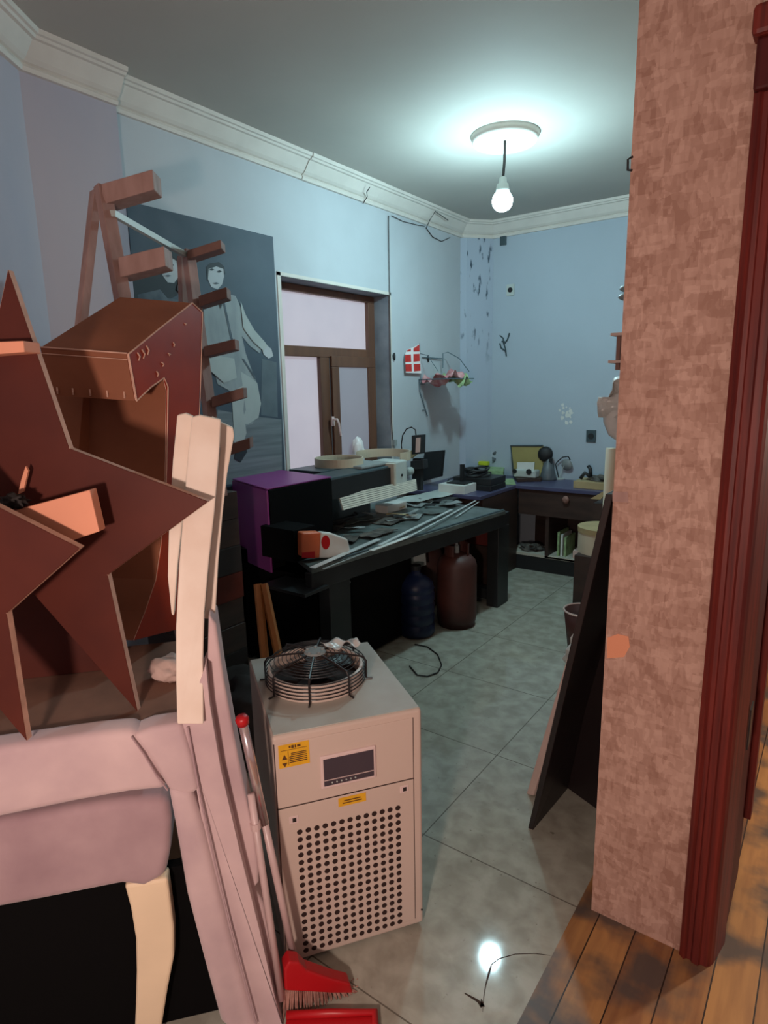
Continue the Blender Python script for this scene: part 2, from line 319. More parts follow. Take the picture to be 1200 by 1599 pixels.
def wmat(o):
    m = o.matrix_basis.copy()
    while o.parent: o = o.parent; m = o.matrix_basis @ m
    return m
def part(name, mb, mats, parent=None, world=True, bevel=0, smooth=False, sub=0, seg=2, loc=None, label=None):
    """one mesh object; builder coordinates are world coordinates (world=True) or the parent's own"""
    if not isinstance(mats, (list, tuple)): mats = [mats]
    me = bpy.data.meshes.new(name); vs = mb.v
    off = Vector((0,0,0))
    if world and parent is not None:
        inv = wmat(parent).inverted(); vs = [inv @ v for v in vs]
    elif world and parent is None:
        xs = [v.x for v in vs]; ys = [v.y for v in vs]; zs = [v.z for v in vs]
        off = Vector(loc) if loc is not None else Vector(((min(xs)+max(xs))/2, (min(ys)+max(ys))/2, min(zs)))
        vs = [v-off for v in vs]
    me.from_pydata([tuple(v) for v in vs], [], mb.f); me.update()
    for m in mats: me.materials.append(M[m])
    for p, k in zip(me.polygons, mb.mi): p.material_index = k; p.use_smooth = smooth
    o = bpy.data.objects.new(name, me); COL.objects.link(o); o.location = off
    if parent is not None: o.parent = parent
    if bevel:
        b = o.modifiers.new('bevel', 'BEVEL'); b.width = bevel; b.segments = seg; b.limit_method = 'ANGLE'; b.angle_limit = math.radians(40)
    if sub:
        q = o.modifiers.new('sub', 'SUBSURF'); q.levels = sub; q.render_levels = sub
    if label: o['label'] = label
    return o
def thing(name, label, cat, loc=(0,0,0), rot=0, group=None):
    o = bpy.data.objects.new(name, None); COL.objects.link(o); o.location = loc; o.rotation_euler = (0,0,rot); o.empty_display_size = .1
    o['label'] = label; o['category'] = cat
    if group: o['group'] = group
    return o
def tag(o, label, cat, group=None, kind=None):
    o['label'] = label; o['category'] = cat
    if group: o['group'] = group
    if kind: o['kind'] = kind
    return o
def struct(name, mb, mats, **k):
    o = part(name, mb, mats, loc=(0,0,0), **k); o['kind'] = 'structure'; return o
def copy_tree(o, parent=None):
    c = o.copy(); COL.objects.link(c)
    if parent: c.parent = parent
    for ch in [x for x in bpy.data.objects if x.parent == o]: copy_tree(ch, c)
    return c

# ------------------------------------------------------------ room shell
XL, YB, ZC = -2.93, 5.48, 3.03
XW0, XW1, YW = -0.475, -0.222, 1.69     # dividing wall: tile-room face, other face, near end
# floors
struct('floor', MB().box(-4.2, -0.515, -2.5, 5.6, -0.05, 0.0), 'tiles')
fl2 = struct('floor_boards', MB().box(-0.515, 3.0, -2.5, 6.2, -0.05, 0.001), 'boards'); fl2.name = 'floor_2'
# cracks of the near tile
fl = bpy.data.objects['floor']
def crack(pts, wd):
    mb = MB(); P = [Pz(x, y, 0.0) for x, y in pts]
    for i in range(len(P)-1):
        a, b = P[i], P[i+1]; d = (b-a).normalized(); nn = Vector((-d.y, d.x, 0)); w0, w1 = wd[i]/2, wd[i+1]/2
        vs = [a-nn*w0, b-nn*w1, b+nn*w1, a+nn*w0]; mb.hexa([v+Vector((0,0,-.001)) for v in vs], [v+Vector((0,0,.0006)) for v in vs])
    part('crack', mb, 'crack', fl)
crack([(860,1492),(835,1489),(805,1490),(780,1497),(768,1506),(764,1520),(759,1538),(756,1556),(754,1580)], [.001,.002,.002,.003,.004,.006,.003,.002,.001])
crack([(726,1551),(738,1558),(748,1564),(754,1572),(752,1560)], [.003,.006,.008,.012,.002])
# ceiling
struct('ceiling', MB().box(-4.2, 3.0, -2.5, 6.2, ZC, ZC+.1), 'ceiling')
# left wall with the window opening
WY0, WY1, WZ0, WZ1 = 2.945, 4.115, 0.95, 2.297
wl = MB(); wl.box(XL-.3, XL, 1.6, WY0, 0, ZC); wl.box(XL-.3, XL, WY1, 5.7, 0, ZC)
wl.box(XL-.3, XL, WY0, WY1, 0, WZ0); wl.box(XL-.3, XL, WY0, WY1, WZ1, ZC)
struct('wall_left', wl, 'wall')
struct('wall_back', MB().box(XL-.3, -.3, YB, YB+.2, 0, ZC), 'wallback')
# damp chamfered corner
cc = MB().prism([(XL,5.24,0),(XL+.05,5.27,0),(-2.74,YB-.03,0),(-2.72,YB,0),(XL,YB,0)], (0,0,ZC)); struct('wall_corner', cc, 'corner')
# projecting column and the slanting wall left of it
XCOL = -2.865
struct('wall_column', MB().prism([(XL-.2,1.87,0),(XCOL,1.87,0),(XCOL,1.44,0),(-3.2,1.44,0)], (0,0,ZC)), 'lilac')
struct('wall_slant', MB().prism([(XCOL,1.44,0),(-1.86,.05,0),(-1.9,-1.5,0),(-3.3,-1.5,0),(-3.3,1.44,0)], (0,0,ZC)), 'lilac')
# dividing wall on the right
dw = MB(); dw.box(XW0, XW1, YW, 5.7, 0, ZC, 0)
dwo = struct('wall_right', dw, ['wallpaper'])
# camera room: walls behind, right
struct('wall_far_right', MB().box(2.2, 2.4, -2.5, 6.2, 0, ZC), 'lilac')
struct('wall_near', MB().box(-3.3, 2.4, -2.5, -2.3, 0, ZC), 'lilac')
struct('wall_end', MB().box(-0.3, 2.4, 6.0, 6.2, 0, ZC), 'lilac')

# cornice
def cornice(name, path, prof, inward, closed=False):
    mb = MB(); rings = []; path = [Vector((x, y, 0)) for x, y in path]; n = len(path)
    for i, p in enumerate(path):
        if i == 0: d = (path[1]-p).normalized(); nn = Vector((d.y, -d.x, 0)); k = 1
        elif i == n-1: d = (p-path[i-1]).normalized(); nn = Vector((d.y, -d.x, 0)); k = 1
        else:
            d0 = (p-path[i-1]).normalized(); d1 = (path[i+1]-p).normalized()
            n0 = Vector((d0.y,-d0.x,0)); n1 = Vector((d1.y,-d1.x,0)); nn = (n0+n1).normalized(); k = 1/max(.3, nn.dot(n0))
        rings.append([p+nn*k*inward*a+Vector((0,0,z)) for a, z in prof])
    m = len(prof); fs = []
    for i in range(n-1):
        for j in range(m): fs.append((i*m+j, i*m+(j+1)%m, (i+1)*m+(j+1)%m, (i+1)*m+j))
    fs += [tuple(range(m))[::-1], tuple((n-1)*m+j for j in range(m))]
    mb.add([v for r in rings for v in r], fs); return struct(name, mb, 'plaster')
prof = [(0,2.90),(.018,2.90),(.024,2.915),(.018,2.928),(.030,2.932),(.045,2.945),(.075,2.985),(.085,2.998),(.10,3.000),(.106,3.010),(.118,3.012),(.122,ZC),(0,ZC)]
cornice('trim_1', [(XCOL-.0,1.87),(XCOL-.0,1.44),(-1.86,.05)], prof, -1)
cornice('trim_2', [(XL,5.24+.02),(XL,3.93)], prof, -1)
cornice('trim_3', [(XL,3.925),(XL,3.165)], [(a*1.02+.002, z-.002 if z < ZC else z) for a, z in prof], -1)
cornice('trim_4', [(XL,3.16),(XL,1.871)], prof, -1)
cornice('trim_5', [(XW0,YB),(-2.73,YB),(XL+.02,5.26),(XL,5.25)], prof, -1)
# ceiling medallion
c = Vector((-1.755, 3.665, 0))
med = MB().lathe([(.001,ZC-.03),(.05,ZC-.036),(.07,ZC-.03),(.085,ZC-.008),(.10,ZC-.010),(.105,ZC-.034),(.115,ZC-.036),(.12,ZC-.010),(.145,ZC-.006),(.155,ZC-.04),(.18,ZC-.046),(.19,ZC-.03),(.20,ZC-.001)], c, 64)
for k in range(24):
    a = 2*PI*k/24; med.tube([c+Vector((math.cos(a)*.03,math.sin(a)*.03,ZC-.035)), c+Vector((math.cos(a)*.065,math.sin(a)*.065,ZC-.029))], .004, 5)
tag(part('ceiling_medallion', med, 'plaster', smooth=True), 'round white plaster medallion on the ceiling above the hanging bulb', 'ceiling medallion')

# window
win = bpy.data.objects.new('window_1', None); COL.objects.link(win); win.location = (XL-.17, (WY0+WY1)/2, WZ0); win['kind'] = 'structure'
XG = XL-.17
rv = MB(); rv.box(XL-.3, XL-.001, WY1-.003, WY1+.003, WZ0, WZ1); rv.box(XL-.3, XL-.001, WY0-.003, WY0+.003, WZ0, WZ1)
rv.box(XL-.3, XL-.001, WY0, WY1, WZ1-.003, WZ1+.003); rv.box(XL-.3, XL+.02, WY0, WY1, WZ0-.02, WZ0+.004)
part('reveal', rv, 'reveal', win)
eb = MB(); 
for a in ((XL-.004, XL+.006, WY0-.03, WY0, WZ0, WZ1+.02), (XL-.004, XL+.006, WY1, WY1+.02, WZ0, WZ1+.02), (XL-.004, XL+.006, WY0-.03, WY1+.02, WZ1, WZ1+.022)): eb.box(*a)
part('edge_bead', eb, 'plaster', win)
def gy(x, y): return Px(x, y, XG).y
def gz(x, y): return Px(x, y, XG).z
fb = MB(); t = .045
ztr1 = 2.00-.0; ztrA = gz(572,547); ztrB = gz(575,572)
yR = WY1-.0; yRin = gy(571,500)
yM0, yM1 = gy(498,620), gy(512,620)
zt = gz(443,539); zb = gz(444,556)
fb.box(XG-.03, XG+.03, yRin, WY1-.004, WZ0+.06, WZ1-.05); fb.box(XG-.03, XG+.03, WY0+.004, WY0+.05, WZ0+.06, WZ1-.05)
fb.box(XG-.03, XG+.03, WY0+.004, WY1-.004, WZ1-.05, WZ1-.004); fb.box(XG-.029, XG+.029, WY0+.05, yRin, zb, zt)
fb.box(XG-.028, XG+.028, yM0, yM1, WZ0+.06, zb); fb.box(XG-.03, XG+.03, WY0+.004, WY1-.004, WZ0+.005, WZ0+.06)
part('window_frame', fb, 'frame', win, bevel=.004)
part('pane', MB().box(XG-.01, XG-.004, WY0+.05, yRin, zt, WZ1-.05), 'pane', win)
part('pane', MB().box(XG-.01, XG-.004, WY0+.05, yM0, WZ0+.06, zb), 'pane', win)
ss = MB(); s0, s1 = yM1, yRin+.04
sa_, sb_ = gy(523,620), gy(569,640); zc0, zc1 = WZ0+.12, gz(545,574)
ss.box(XG+.031, XG+.055, s0, sa_, zc0, zc1); ss.box(XG+.031, XG+.055, sb_, s1, zc0, zc1)
ss.box(XG+.031, XG+.055, s0, s1, zc1, zb+.01); ss.box(XG+.031, XG+.055, s0, s1, WZ0+.07, zc0)
sash = part('sash', ss, 'frame', win, bevel=.004)
part('pane', MB().box(XG+.033, XG+.040, gy(522,620), gy(570,640), WZ0+.11, gz(545,572)), 'panedim', sash)
hp = Px(519,645+14,XG+.055); hd = MB(); hd.box(XG+.055, XG+.066, hp.y-.012, hp.y+.014, hp.z-.03, hp.z+.04)
hd.tube([hp+Vector((.0,0,.02)), hp+Vector((.05,0,.02)), hp+Vector((.055,.012,-.01)), hp+Vector((.055,.03,-.10))], .008, 8)
part('handle', hd, 'bezel', sash)
# rounded white blob on the sill against the casement
wbq = Px(558,692,XL-.08)
tag(part('plastic_bag', MB().blob((XL-.075, wbq.y, WZ0+.14), (.05,.055,.14), .12, 2.2, 4, 6), 'white', smooth=True), 'white rounded bag on the window sill against the right casement', 'bag')
# curtain wire beside the window
cw = MB().tube([Px(607,337,XL+.012), Px(609,480,XL+.012), Px(612,660,XL+.012), Px(614,688,XL+.012)], .0035, 6)
wt = thing('wall_cable', 'thin cable running straight down the wall right of the window', 'cable', (XL+.01, 4.27, 1.3))
part('cable', cw, 'wire', wt); part('plug', MB().box(XL+.001, XL+.03, Px(614,692,XL).y-.02, Px(614,692,XL).y+.02, Px(614,692,XL).z-.02, Px(614,692,XL).z+.03), 'grey', wt, bevel=.004)
def wallcable(px, label, r=.003, X=XL, ax='x', name='wall_cable'):
    P = [Px(x, y, X+.012) if ax == 'x' else Py(x, y, YB-.012) for x, y in px]
    return tag(part(name, MB().tube(P, r, 6), 'wire', smooth=True), label, 'cable')
PC = [Px(570,298,-2.86), Px(573,306,-2.89), Px(570,318,-2.91)]
tag(part('cornice_cable', MB().tube([Px(578,292,-2.81),Px(573,300,-2.84),Px(574,307,-2.88),Px(567,318,-2.915)], .003, 6), 'wire'), 'short dark cable crossing the cornice above the window', 'cable')
tag(part('cornice_cable', MB().tube([Px(700,344,-2.81),Px(680,330,-2.80),Px(672,343,-2.85),Px(666,356,-2.915),Px(676,370,-2.915),Px(690,377,-2.915),Px(703,371,-2.915)], .0035, 6), 'wire'), 'dark cable looping down from the cornice near the far corner', 'cable')
wallcable([(612,337),(630,346),(655,352),(664,353)], 'thin sagging cable just below the cornice, right of the window')

# back wall fittings
def plate(px, py, w, h, label, m='grey', m2='blackm', name='socket'):
    p = Py(px, py, YB); t = thing(name, label, name.replace('_',' '), (p.x, YB, p.z-h/2))
    part('plate', MB().box(p.x-w/2, p.x+w/2, YB-.012, YB, p.z-h/2, p.z+h/2), m, t, bevel=.003)
    part('socket_hole', MB().lathe([(w*.3,0),(w*.3,.004)], (p.x, YB-.012, p.z), 20, (0,-1,0)), m2, t)
plate(924, 681, .085, .105, 'grey square wall socket low on the back wall above the desk', 'teal', 'blackm')
plate(798, 453, .075, .10, 'open metal junction box on the back wall beside the damp corner', 'lightgrey', 'blackm', 'junction_box')
p = Py(787, 376, YB); tag(part('junction_box', MB().box(p.x-.03, p.x+.03, YB-.02, YB, p.z-.04, p.z+.045), 'teal', bevel=.004), 'small blue grey box high on the back wall right below the bulb', 'junction box')
wb = MB()
for pth in ([(791,556),(790,545),(787,536),(786,528),(781,524)], [(787,538),(793,530),(796,520)], [(790,548),(783,543),(781,536)], [(788,533),(784,533)]):
    wb.tube([Py(x, y, YB-.014+.004*i) for i, (x, y) in enumerate(pth)], .007, 6)
tag(part('loose_wires', wb, 'teal'), 'bunch of loose wires sticking out of the back wall', 'wires')
pe = MB(); 
for i in range(16):
    x = 880+random.uniform(-6,14); y = 648+random.uniform(-16,16); q = Py(x, y, YB-.002); r = random.uniform(.008,.022)
    pe.add([q+Vector((r*math.cos(a)*random.uniform(.6,1.3), -.002, r*math.sin(a)*random.uniform(.6,1.3))) for a in [k*PI/3 for k in range(6)]], [tuple(range(6))])
o = part('wall_back_peeling_paint', pe, 'paper', loc=(0,0,0)); o.name = 'trim_6'; o['kind'] = 'structure'

# ------------------------------------------------------------ bulb
bt = thing('pendant_bulb', 'bare glowing white light bulb hanging on a cord from the ceiling medallion', 'light bulb', (BULB[0], BULB[1], 2.62))
top = Vector((-1.755, 3.665, ZC-.033))
b = Vector(BULB)
part('cord', MB().tube([top, (top+b)/2+Vector((.004,0,.05)), b+Vector((0,0,.10))], .0085, 8), 'wire', bt)
part('bulb_socket', MB().lathe([(.012,.125),(.022,.12),(.024,.09),(.034,.085),(.040,.05),(.046,.03)], b, 28), 'lightgrey', bt, smooth=True)
mg = mat('glowing_bulb_glass', srgb(255,255,255), emit=(*BULB_COL,1), estr=BULB_E); M['glow'] = mg
bo = part('bulb', MB().lathe([(.0465,.03),(.056,.012),(.060,-.008),(.056,-.03),(.042,-.05),(.022,-.061),(0.0005,-.064)], b, 32), 'glow', bt, smooth=True)


# ------------------------------------------------------------ chiller
a0 = Vector((-1.111, 1.003, 0)); a1 = Vector((-.870, 1.345, 0)); fw = (a1-a0).length; ang = math.atan2(a1.y-a0.y, a1.x-a0.x)
CH = thing('water_chiller', 'cream box shaped water chiller with a fan grille on top, standing on the tiles', 'chiller', a0, ang)
W_, D_, H_ = fw, .50, .716
def loc_front(x, y):  # pixel -> coordinates on chiller front plane
    n = Vector((math.sin(ang), -math.cos(ang), 0)); p = Pp(x, y, a0, n)-a0; return p.x*math.cos(ang)+p.y*math.sin(ang), p.z
def loc_top(x, y):
    p = Pz(x, y, H_)-a0; return p.x*math.cos(ang)+p.y*math.sin(ang), -p.x*math.sin(ang)+p.y*math.cos(ang)
bd = MB(); z0 = .012
part('housing', MB().box(0, W_, .0, D_, z0, H_), ['chiller'], CH, world=False, bevel=.009, seg=3)
part('top_plate', MB().box(.004, W_-.004, .006, D_-.004, H_-.002, H_+.002), 'chillertop', CH, world=False, bevel=.002)
feet = MB()
for x in (.04, W_-.04):
    for y in (.04, D_-.04): part('foot', MB().lathe([(.02,0),(.018,.013)], (x, y, 0), 14), 'blackm', CH, world=False)
xl, _ = loc_front(436, 1290); xr, _ = loc_front(646, 1250)
_, zs1 = loc_front(438, 1263); zs = zs1; _, ztop = loc_front(431, 1163)
zbot = .035
part('control_panel', MB().box(xl, xr, -.003, .01, zs+.002, ztop), 'chiller', CH, world=False, bevel=.0015)
door = part('filter_door', MB().box(xl, xr, -.003, .01, zbot, zs-.002), 'chiller', CH, world=False, bevel=.0015)
gap = MB(); g = .0022
gap.box(xl-g, xl, -.0008, .004, zbot, ztop); gap.box(xr, xr+g, -.0008, .004, zbot, ztop); gap.box(xl, xr, -.0012, .004, zs-.0018, zs+.0018)
part('panel_gap', gap, 'hole', CH, world=False)
# perforations: 13 columns x 17 rows
x0, zt0 = loc_front(468, 1298); x1, zt1 = loc_front(621, 1256); x2, zb0 = loc_front(476, 1483)
hm = MB(); cols = 13; rows = 17
for i in range(cols):
    for j in range(rows):
        cx = x0+(x1-x0)*i/(cols-1); cz = zt0-.0+(zb0-zt0)*j/(rows-1); off = 0
        hm.lathe([(.0078,0),(.0078,.0006)], (cx, -.0031, cz+off), 12, (0,-1,0))
part('perforation', hm, 'hole', door, world=False)
lx0, lzt = loc_front(499,1180); lx1, lzb = loc_front(587,1208); lz0 = loc_front(502,1231)[1]
bz = MB(); bz.box(lx0, lx1, -.009, 0, lz0, lzt)
dsp = part('display', bz, 'bezel', CH, world=False, bevel=.004, seg=3)
part('screen', MB().box(lx0+.008, lx1-.008, -.0105, -.008, lz0+.010, lzt-.009), 'screen', dsp, world=False)
ks = MB()
for i in range(6): ks.lathe([(.0022,0),(.0022,.002)], (lx0+.03+i*.013, -.0105, lz0+.018), 10, (0,-1,0))
part('button', ks, 'lightgrey', dsp, world=False)
part('window_line', MB().box(lx0+.009, lx1-.009, -.0112, -.0104, lz0+.026, lz0+.028), 'bezel', dsp, world=False)
def stick(x, y, x_, y_, z2, nm='warning_sticker', marks=()):
    sx0, sz1 = loc_front(x, y); sx1, _ = loc_front(x_, y_); sz0 = sz1-z2
    s = part(nm, MB().box(sx0, sx1, -.0042, -.0028, sz0, sz1), 'yellow', CH, world=False)
    mb = MB(); W, Hh = sx1-sx0, z2
    for (u0, u1, v0, v1) in marks: mb.box(sx0+u0*W, sx0+u1*W, -.0046, -.0041, sz0+v0*Hh, sz0+v1*Hh)
    if marks: part('sticker_print', mb, 'ink', s, world=False)
    return s
st = stick(434, 1164, 482, 1154, .066, marks=((.42,.50,.80,.93),(.53,.58,.80,.93),(.61,.72,.82,.92),(.34,.40,.82,.92),(.40,.90,.56,.60),(.40,.90,.49,.53),(.34,.92,.41,.45),(.34,.92,.33,.37),(.34,.92,.25,.29),(.34,.92,.17,.21),(.08,.92,.74,.76),(.30,.315,.08,.70)))
tri = MB(); sx0, sz1 = loc_front(434, 1164)
tri.prism([(sx0+.008,-.0046,sz1-.042),(sx0+.022,-.0046,sz1-.042),(sx0+.015,-.0046,sz1-.028)], (0,-.0005,0)); tri.prism([(sx0+.008,-.0046,sz1-.052),(sx0+.022,-.0046,sz1-.052),(sx0+.015,-.0046,sz1-.064)], (0,-.0005,0)); part('warning_symbol', tri, 'ink', st, world=False)
stick(528, 1246, 571, 1238, .026, marks=((.2,.8,.55,.68),(.15,.85,.28,.40)))
for (x, y) in ((459,1279),(631,1231)):
    hx, hz = loc_front(x, y)
    la = part('latch', MB().box(hx-.013, hx+.013, -.0045, -.002, hz-.011, hz+.011), 'bezel', door, world=False, bevel=.002)
    part('latch', MB().box(hx-.004, hx+.006, -.0052, -.0044, hz-.006, hz+.006), 'wire', door, world=False)
part('screw', MB().lathe([(.003,0),(.003,.002)], (W_-.006, -.001, .06), 10, (0,-1,0)), 'wire', CH, world=False)
# fan guard
cx_, cy_ = loc_top(493, 1050); 
lxa, _ = loc_top(409, 1062); lxb, _ = loc_top(578, 1058)
fr = .150; cx_, cy_ = loc_top(494, 1062)
fan = part('fan_shroud', MB().lathe([(fr*.97,0),(fr*.97,.050),(fr*.92,.052),(fr*.90,.046),(fr*.90,.003)], (cx_, cy_, H_+.0015), 56), 'chiller', CH, world=False, smooth=False)
part('fan_well', MB().lathe([(fr*.9,0),(fr*.9,.0006)], (cx_, cy_, H_+.0046), 40), 'hole', fan, world=False)
fb_ = MB()
for k in range(5):
    a = 2*PI*k/5+.3
    pts = []
    for (r_, da) in ((.035,-.35),(.13,-.18),(.132,.28),(.035,.45)): pts.append(Vector((cx_+r_*math.cos(a+da), cy_+r_*math.sin(a+da), H_+.028+.018*(da>0))))
    fb_.prism(pts, (0,0,.003))
fb_.lathe([(.036,.0),(.036,.045),(.001,.047)], (cx_, cy_, H_+.006), 24)
part('fan_blades', fb_, 'black', fan, world=False)
gw = MB()
for zz in (.014,.025,.036,.047,.058): gw.tube([(cx_+fr*1.02*math.cos(a), cy_+fr*1.02*math.sin(a), H_+zz) for a in [2*PI*k/56 for k in range(56)]], .0018, 6, closed=True)
for i in range(1, 12):
    rr = fr*1.0*i/12; gw.tube([(cx_+rr*math.cos(a), cy_+rr*math.sin(a), H_+.088-.018*(i/12)**2) for a in [2*PI*k/44 for k in range(44)]], .0013, 5, closed=True)
part('guard_rings', gw, 'wire', CH, world=False)
for k in range(8):
    a = 2*PI*k/8+.45; ca, sa = math.cos(a), math.sin(a)
    sp = MB().tube([(cx_+.02*ca, cy_+.02*sa, H_+.092), (cx_+fr*.6*ca, cy_+fr*.6*sa, H_+.086), (cx_+fr*.98*ca, cy_+fr*.98*sa, H_+.076), (cx_+fr*1.04*ca, cy_+fr*1.04*sa, H_+.062), (cx_+fr*1.04*ca, cy_+fr*1.04*sa, H_+.006), (cx_+fr*1.16*ca, cy_+fr*1.16*sa, H_+.004)], .0032, 6)
    part('guard_spoke', sp, 'wire', CH, world=False)
hub = MB().lathe([(.001,.002),(.03,.0),(.034,.003),(.03,.008),(.001,.009)], (cx_, cy_, H_+.090), 20)
for k in range(5):
    a = 2*PI*k/5; hub.lathe([(.006,0),(.006,.006),(.001,.007)], (cx_+.024*math.cos(a), cy_+.024*math.sin(a), H_+.096), 8)
part('guard_hub', hub, 'grey', CH, world=False, smooth=False)
# crumpled plastic film on the guard
tag(part('plastic_film', MB().sheet(CH.matrix_basis @ Vector((cx_+.03, cy_+.06, H_+.092)), (.06,.09,.0), (.05,-.02,.005), 14, 8, .022, 35, .001, 4), 'plastic', smooth=True), 'scrap of clear plastic film caught on the far edge of the fan grille', 'plastic film')

# ------------------------------------------------------------ foreground chairs
P1 = Ps(268, 1240, 1.42); P0 = Pz(0, 1283, P1.z); du = (P0-P1); du.z = 0; du.normalize()    # du points left along the chair side
nf = Vector((du.y, -du.x, 0));
if nf.dot(C-P1) < 0: nf = -nf                                                            # nf points to the camera
def F(x, y, off=0.0): return Pp(x, y, P1+nf*off, nf)
def slab(pts, off, th):
    P_ = [F(x, y, off) for x, y in pts]
    return MB().prism([Vector((q.x, q.y, max(q.z, .002))) for q in P_], -nf*th)
low = thing('dining_chair', 'upright pink velvet chair with a cream cabriole leg, under the upturned chair', 'chair', Vector((P1.x, P1.y, 0))+du*.25-nf*.25)
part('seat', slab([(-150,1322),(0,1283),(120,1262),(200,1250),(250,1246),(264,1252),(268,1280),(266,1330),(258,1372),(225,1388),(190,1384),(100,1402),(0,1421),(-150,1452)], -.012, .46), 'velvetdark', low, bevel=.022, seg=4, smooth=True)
def cab(sh=Vector((0,0,0))):
    L = [(194,1383),(204,1420),(212,1470),(213,1520),(212,1560),(209,1640),(203,1700),(196,1742)]; Rr = [(262,1372),(267,1410),(272,1450),(272,1495),(262,1545),(250,1620),(240,1690),(236,1742)]
    def side(S):
        o = []
        for x, y in S:
            q = F(x, y, -.02)
            if q.z > .004: o.append(q)
            else:
                a = o[-1]; o.append(a+(q-a)*((a.z-.0)/(a.z-q.z))); break
        return o
    p = [q+sh for q in side(L)]+[q+sh for q in side(Rr)[::-1]]
    return MB().prism(p, -nf*.045)
for sh in (Vector((0,0,0)), du*.56, -nf*.36, du*.56-nf*.36): part('leg', cab(sh), 'legwood', low, bevel=.008, seg=3)
# back of the upright chair: long cushion behind
up = thing('dining_chair', 'upturned pink velvet chair heaped with brown boards and stars, back hanging to the floor', 'chair', Vector((P1.x, P1.y, 0))+du*.2)
part('seat_rail', slab([(-150,1192),(0,1168),(150,1146),(210,1140),(240,1180),(262,1234),(200,1240),(120,1254),(0,1279),(-150,1313)], .02, .07), 'velvet', up, bevel=.018, seg=4, smooth=True)
part('corner_pad', slab([(205,1150),(235,1138),(285,1130),(300,1180),(312,1236),(290,1246),(263,1236),(240,1195)], .02, .07), 'velvet', up, bevel=.014, seg=4, smooth=True)
part('back_front_pad', slab([(262,1232),(300,1236),(318,1290),(345,1400),(372,1500),(400,1600),(425,1690),(380,1700),(345,1599),(318,1500),(292,1400),(275,1300)], .024, .06), 'velvet', up, bevel=.018, seg=4, smooth=True)
part('back_middle_pad', slab([(285,1130),(322,1040),(328,1100),(345,1200),(375,1330),(405,1450),(430,1560),(445,1650),(450,1700),(420,1700),(395,1590),(368,1490),(340,1390),(315,1280),(298,1180)], .012, .09), 'velvet', up, bevel=.02, seg=4, smooth=True)
part('back_outer_pad', slab([(326,960),(338,975),(350,1060),(366,1150),(382,1230),(398,1300),(405,1350),(405,1378),(398,1388),(412,1410),(425,1480),(438,1560),(444,1620),(438,1700),(415,1600),(392,1500),(365,1380),(340,1240),(322,1120)], -.03, .13), 'velvet', up, bevel=.02, seg=4, smooth=True)
# underside hardboard of the upturned seat: level surface
zt_ = F(150,1146).z-.005; ZT = zt_
q0 = F(300, 1132, 0.0); q0.z = zt_
hb = MB(); A = q0; B_ = q0+du*.62; th = Vector((0,0,-.012))
hb.hexa([A+th, B_+th, B_-nf*.5+th, A-nf*.5+th], [A, B_, B_-nf*.5, A-nf*.5])
part('seat_base', hb, 'hardboard', up)
part('seat_side', MB().hexa([A-nf*.47+Vector((0,0,-.14)), B_-nf*.47+Vector((0,0,-.14)), B_-nf*.52+Vector((0,0,-.14)), A-nf*.52+Vector((0,0,-.14))], [A-nf*.47+th, B_-nf*.47+th, B_-nf*.52+th, A-nf*.52+th]), 'velvet', up)
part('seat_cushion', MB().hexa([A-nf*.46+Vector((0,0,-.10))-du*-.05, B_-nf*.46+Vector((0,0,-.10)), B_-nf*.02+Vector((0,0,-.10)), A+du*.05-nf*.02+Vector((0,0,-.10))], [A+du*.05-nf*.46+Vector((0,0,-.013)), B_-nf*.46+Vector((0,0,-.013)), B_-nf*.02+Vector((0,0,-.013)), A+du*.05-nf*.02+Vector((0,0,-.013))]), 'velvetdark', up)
part('seam', MB().tube([F(205,1150,.024), F(225,1178,.028), F(245,1212,.028), F(262,1234,.026)], .0022, 6), 'velvetdark', up)
part('seam', MB().tube([F(293,1135,.018), F(312,1240,.026), F(336,1350,.03), F(360,1450,.03), F(384,1540,.03), F(400,1599,.03)], .0025, 6), 'velvetdark', up)

# ------------------------------------------------------------ MDF stars, panels, strips
# star plane: faces the camera, leaning slightly
def star_px(T, pts):  # pts: list of (index, px) -> least-squares affine of a regular star
    import numpy as np
    rr = .382
    S = [(math.sin(k*PI/5)*(1 if k%2==0 else rr), math.cos(k*PI/5)*(1 if k%2==0 else rr)) for k in range(10)]
    A = []; b = []
    for i, (x, y) in pts:
        u, v = S[i]; A.append([u,v,1]); b.append([x,y])
    X = np.linalg.lstsq(np.array(A), np.array(b), rcond=None)[0]
    return [tuple(np.array([u,v,1])@X) for u, v in S]
S1 = star_px(None, [(0,(12,420)),(1,(108,700)),(2,(325,783)),(3,(168,898)),(4,(215,1112))])
fix = {0:(12,420),1:(108,700),2:(325,783),3:(168,898),4:(215,1112)}
S1 = [fix.get(i, p) for i, p in enumerate(S1)]
vn = Vector((-ray(150,800).x, -ray(150,800).y, 0)).normalized(); vn = (vn+Vector((-.25,-.42,0))).normalized()
s0c = Ps(200, 1000, 1.42)
def SP(x, y, off=0): return Pp(x, y, s0c+vn*off, vn)
tag(part('wooden_star', MB().prism([SP(x,y) for x,y in S1], -vn*.02, side=1, face=0), ['mdfdark','mdfedge'], bevel=.0012, seg=1), 'large dark brown five pointed star standing on the upturned chair', 'star')
S2 = [(0,1012),(-60,900),(-190,870),(-105,770),(-150,650),(-15,778),(125,856),(12,956),(45,1160),(-80,1090)]
S2 = [(-150,640),(-22,782),(125,856),(10,958),(42,1158),(-75,1020),(-210,1080),(-160,930),(-260,820),(-150,790)]
tag(part('wooden_star', MB().prism([SP(x,y,.16) for x,y in S2], -vn*.02, side=1, face=0), ['mdfdark','mdfedge'], bevel=.0012, seg=1), 'brown star cut by the left photo edge, in front of the larger star', 'star')
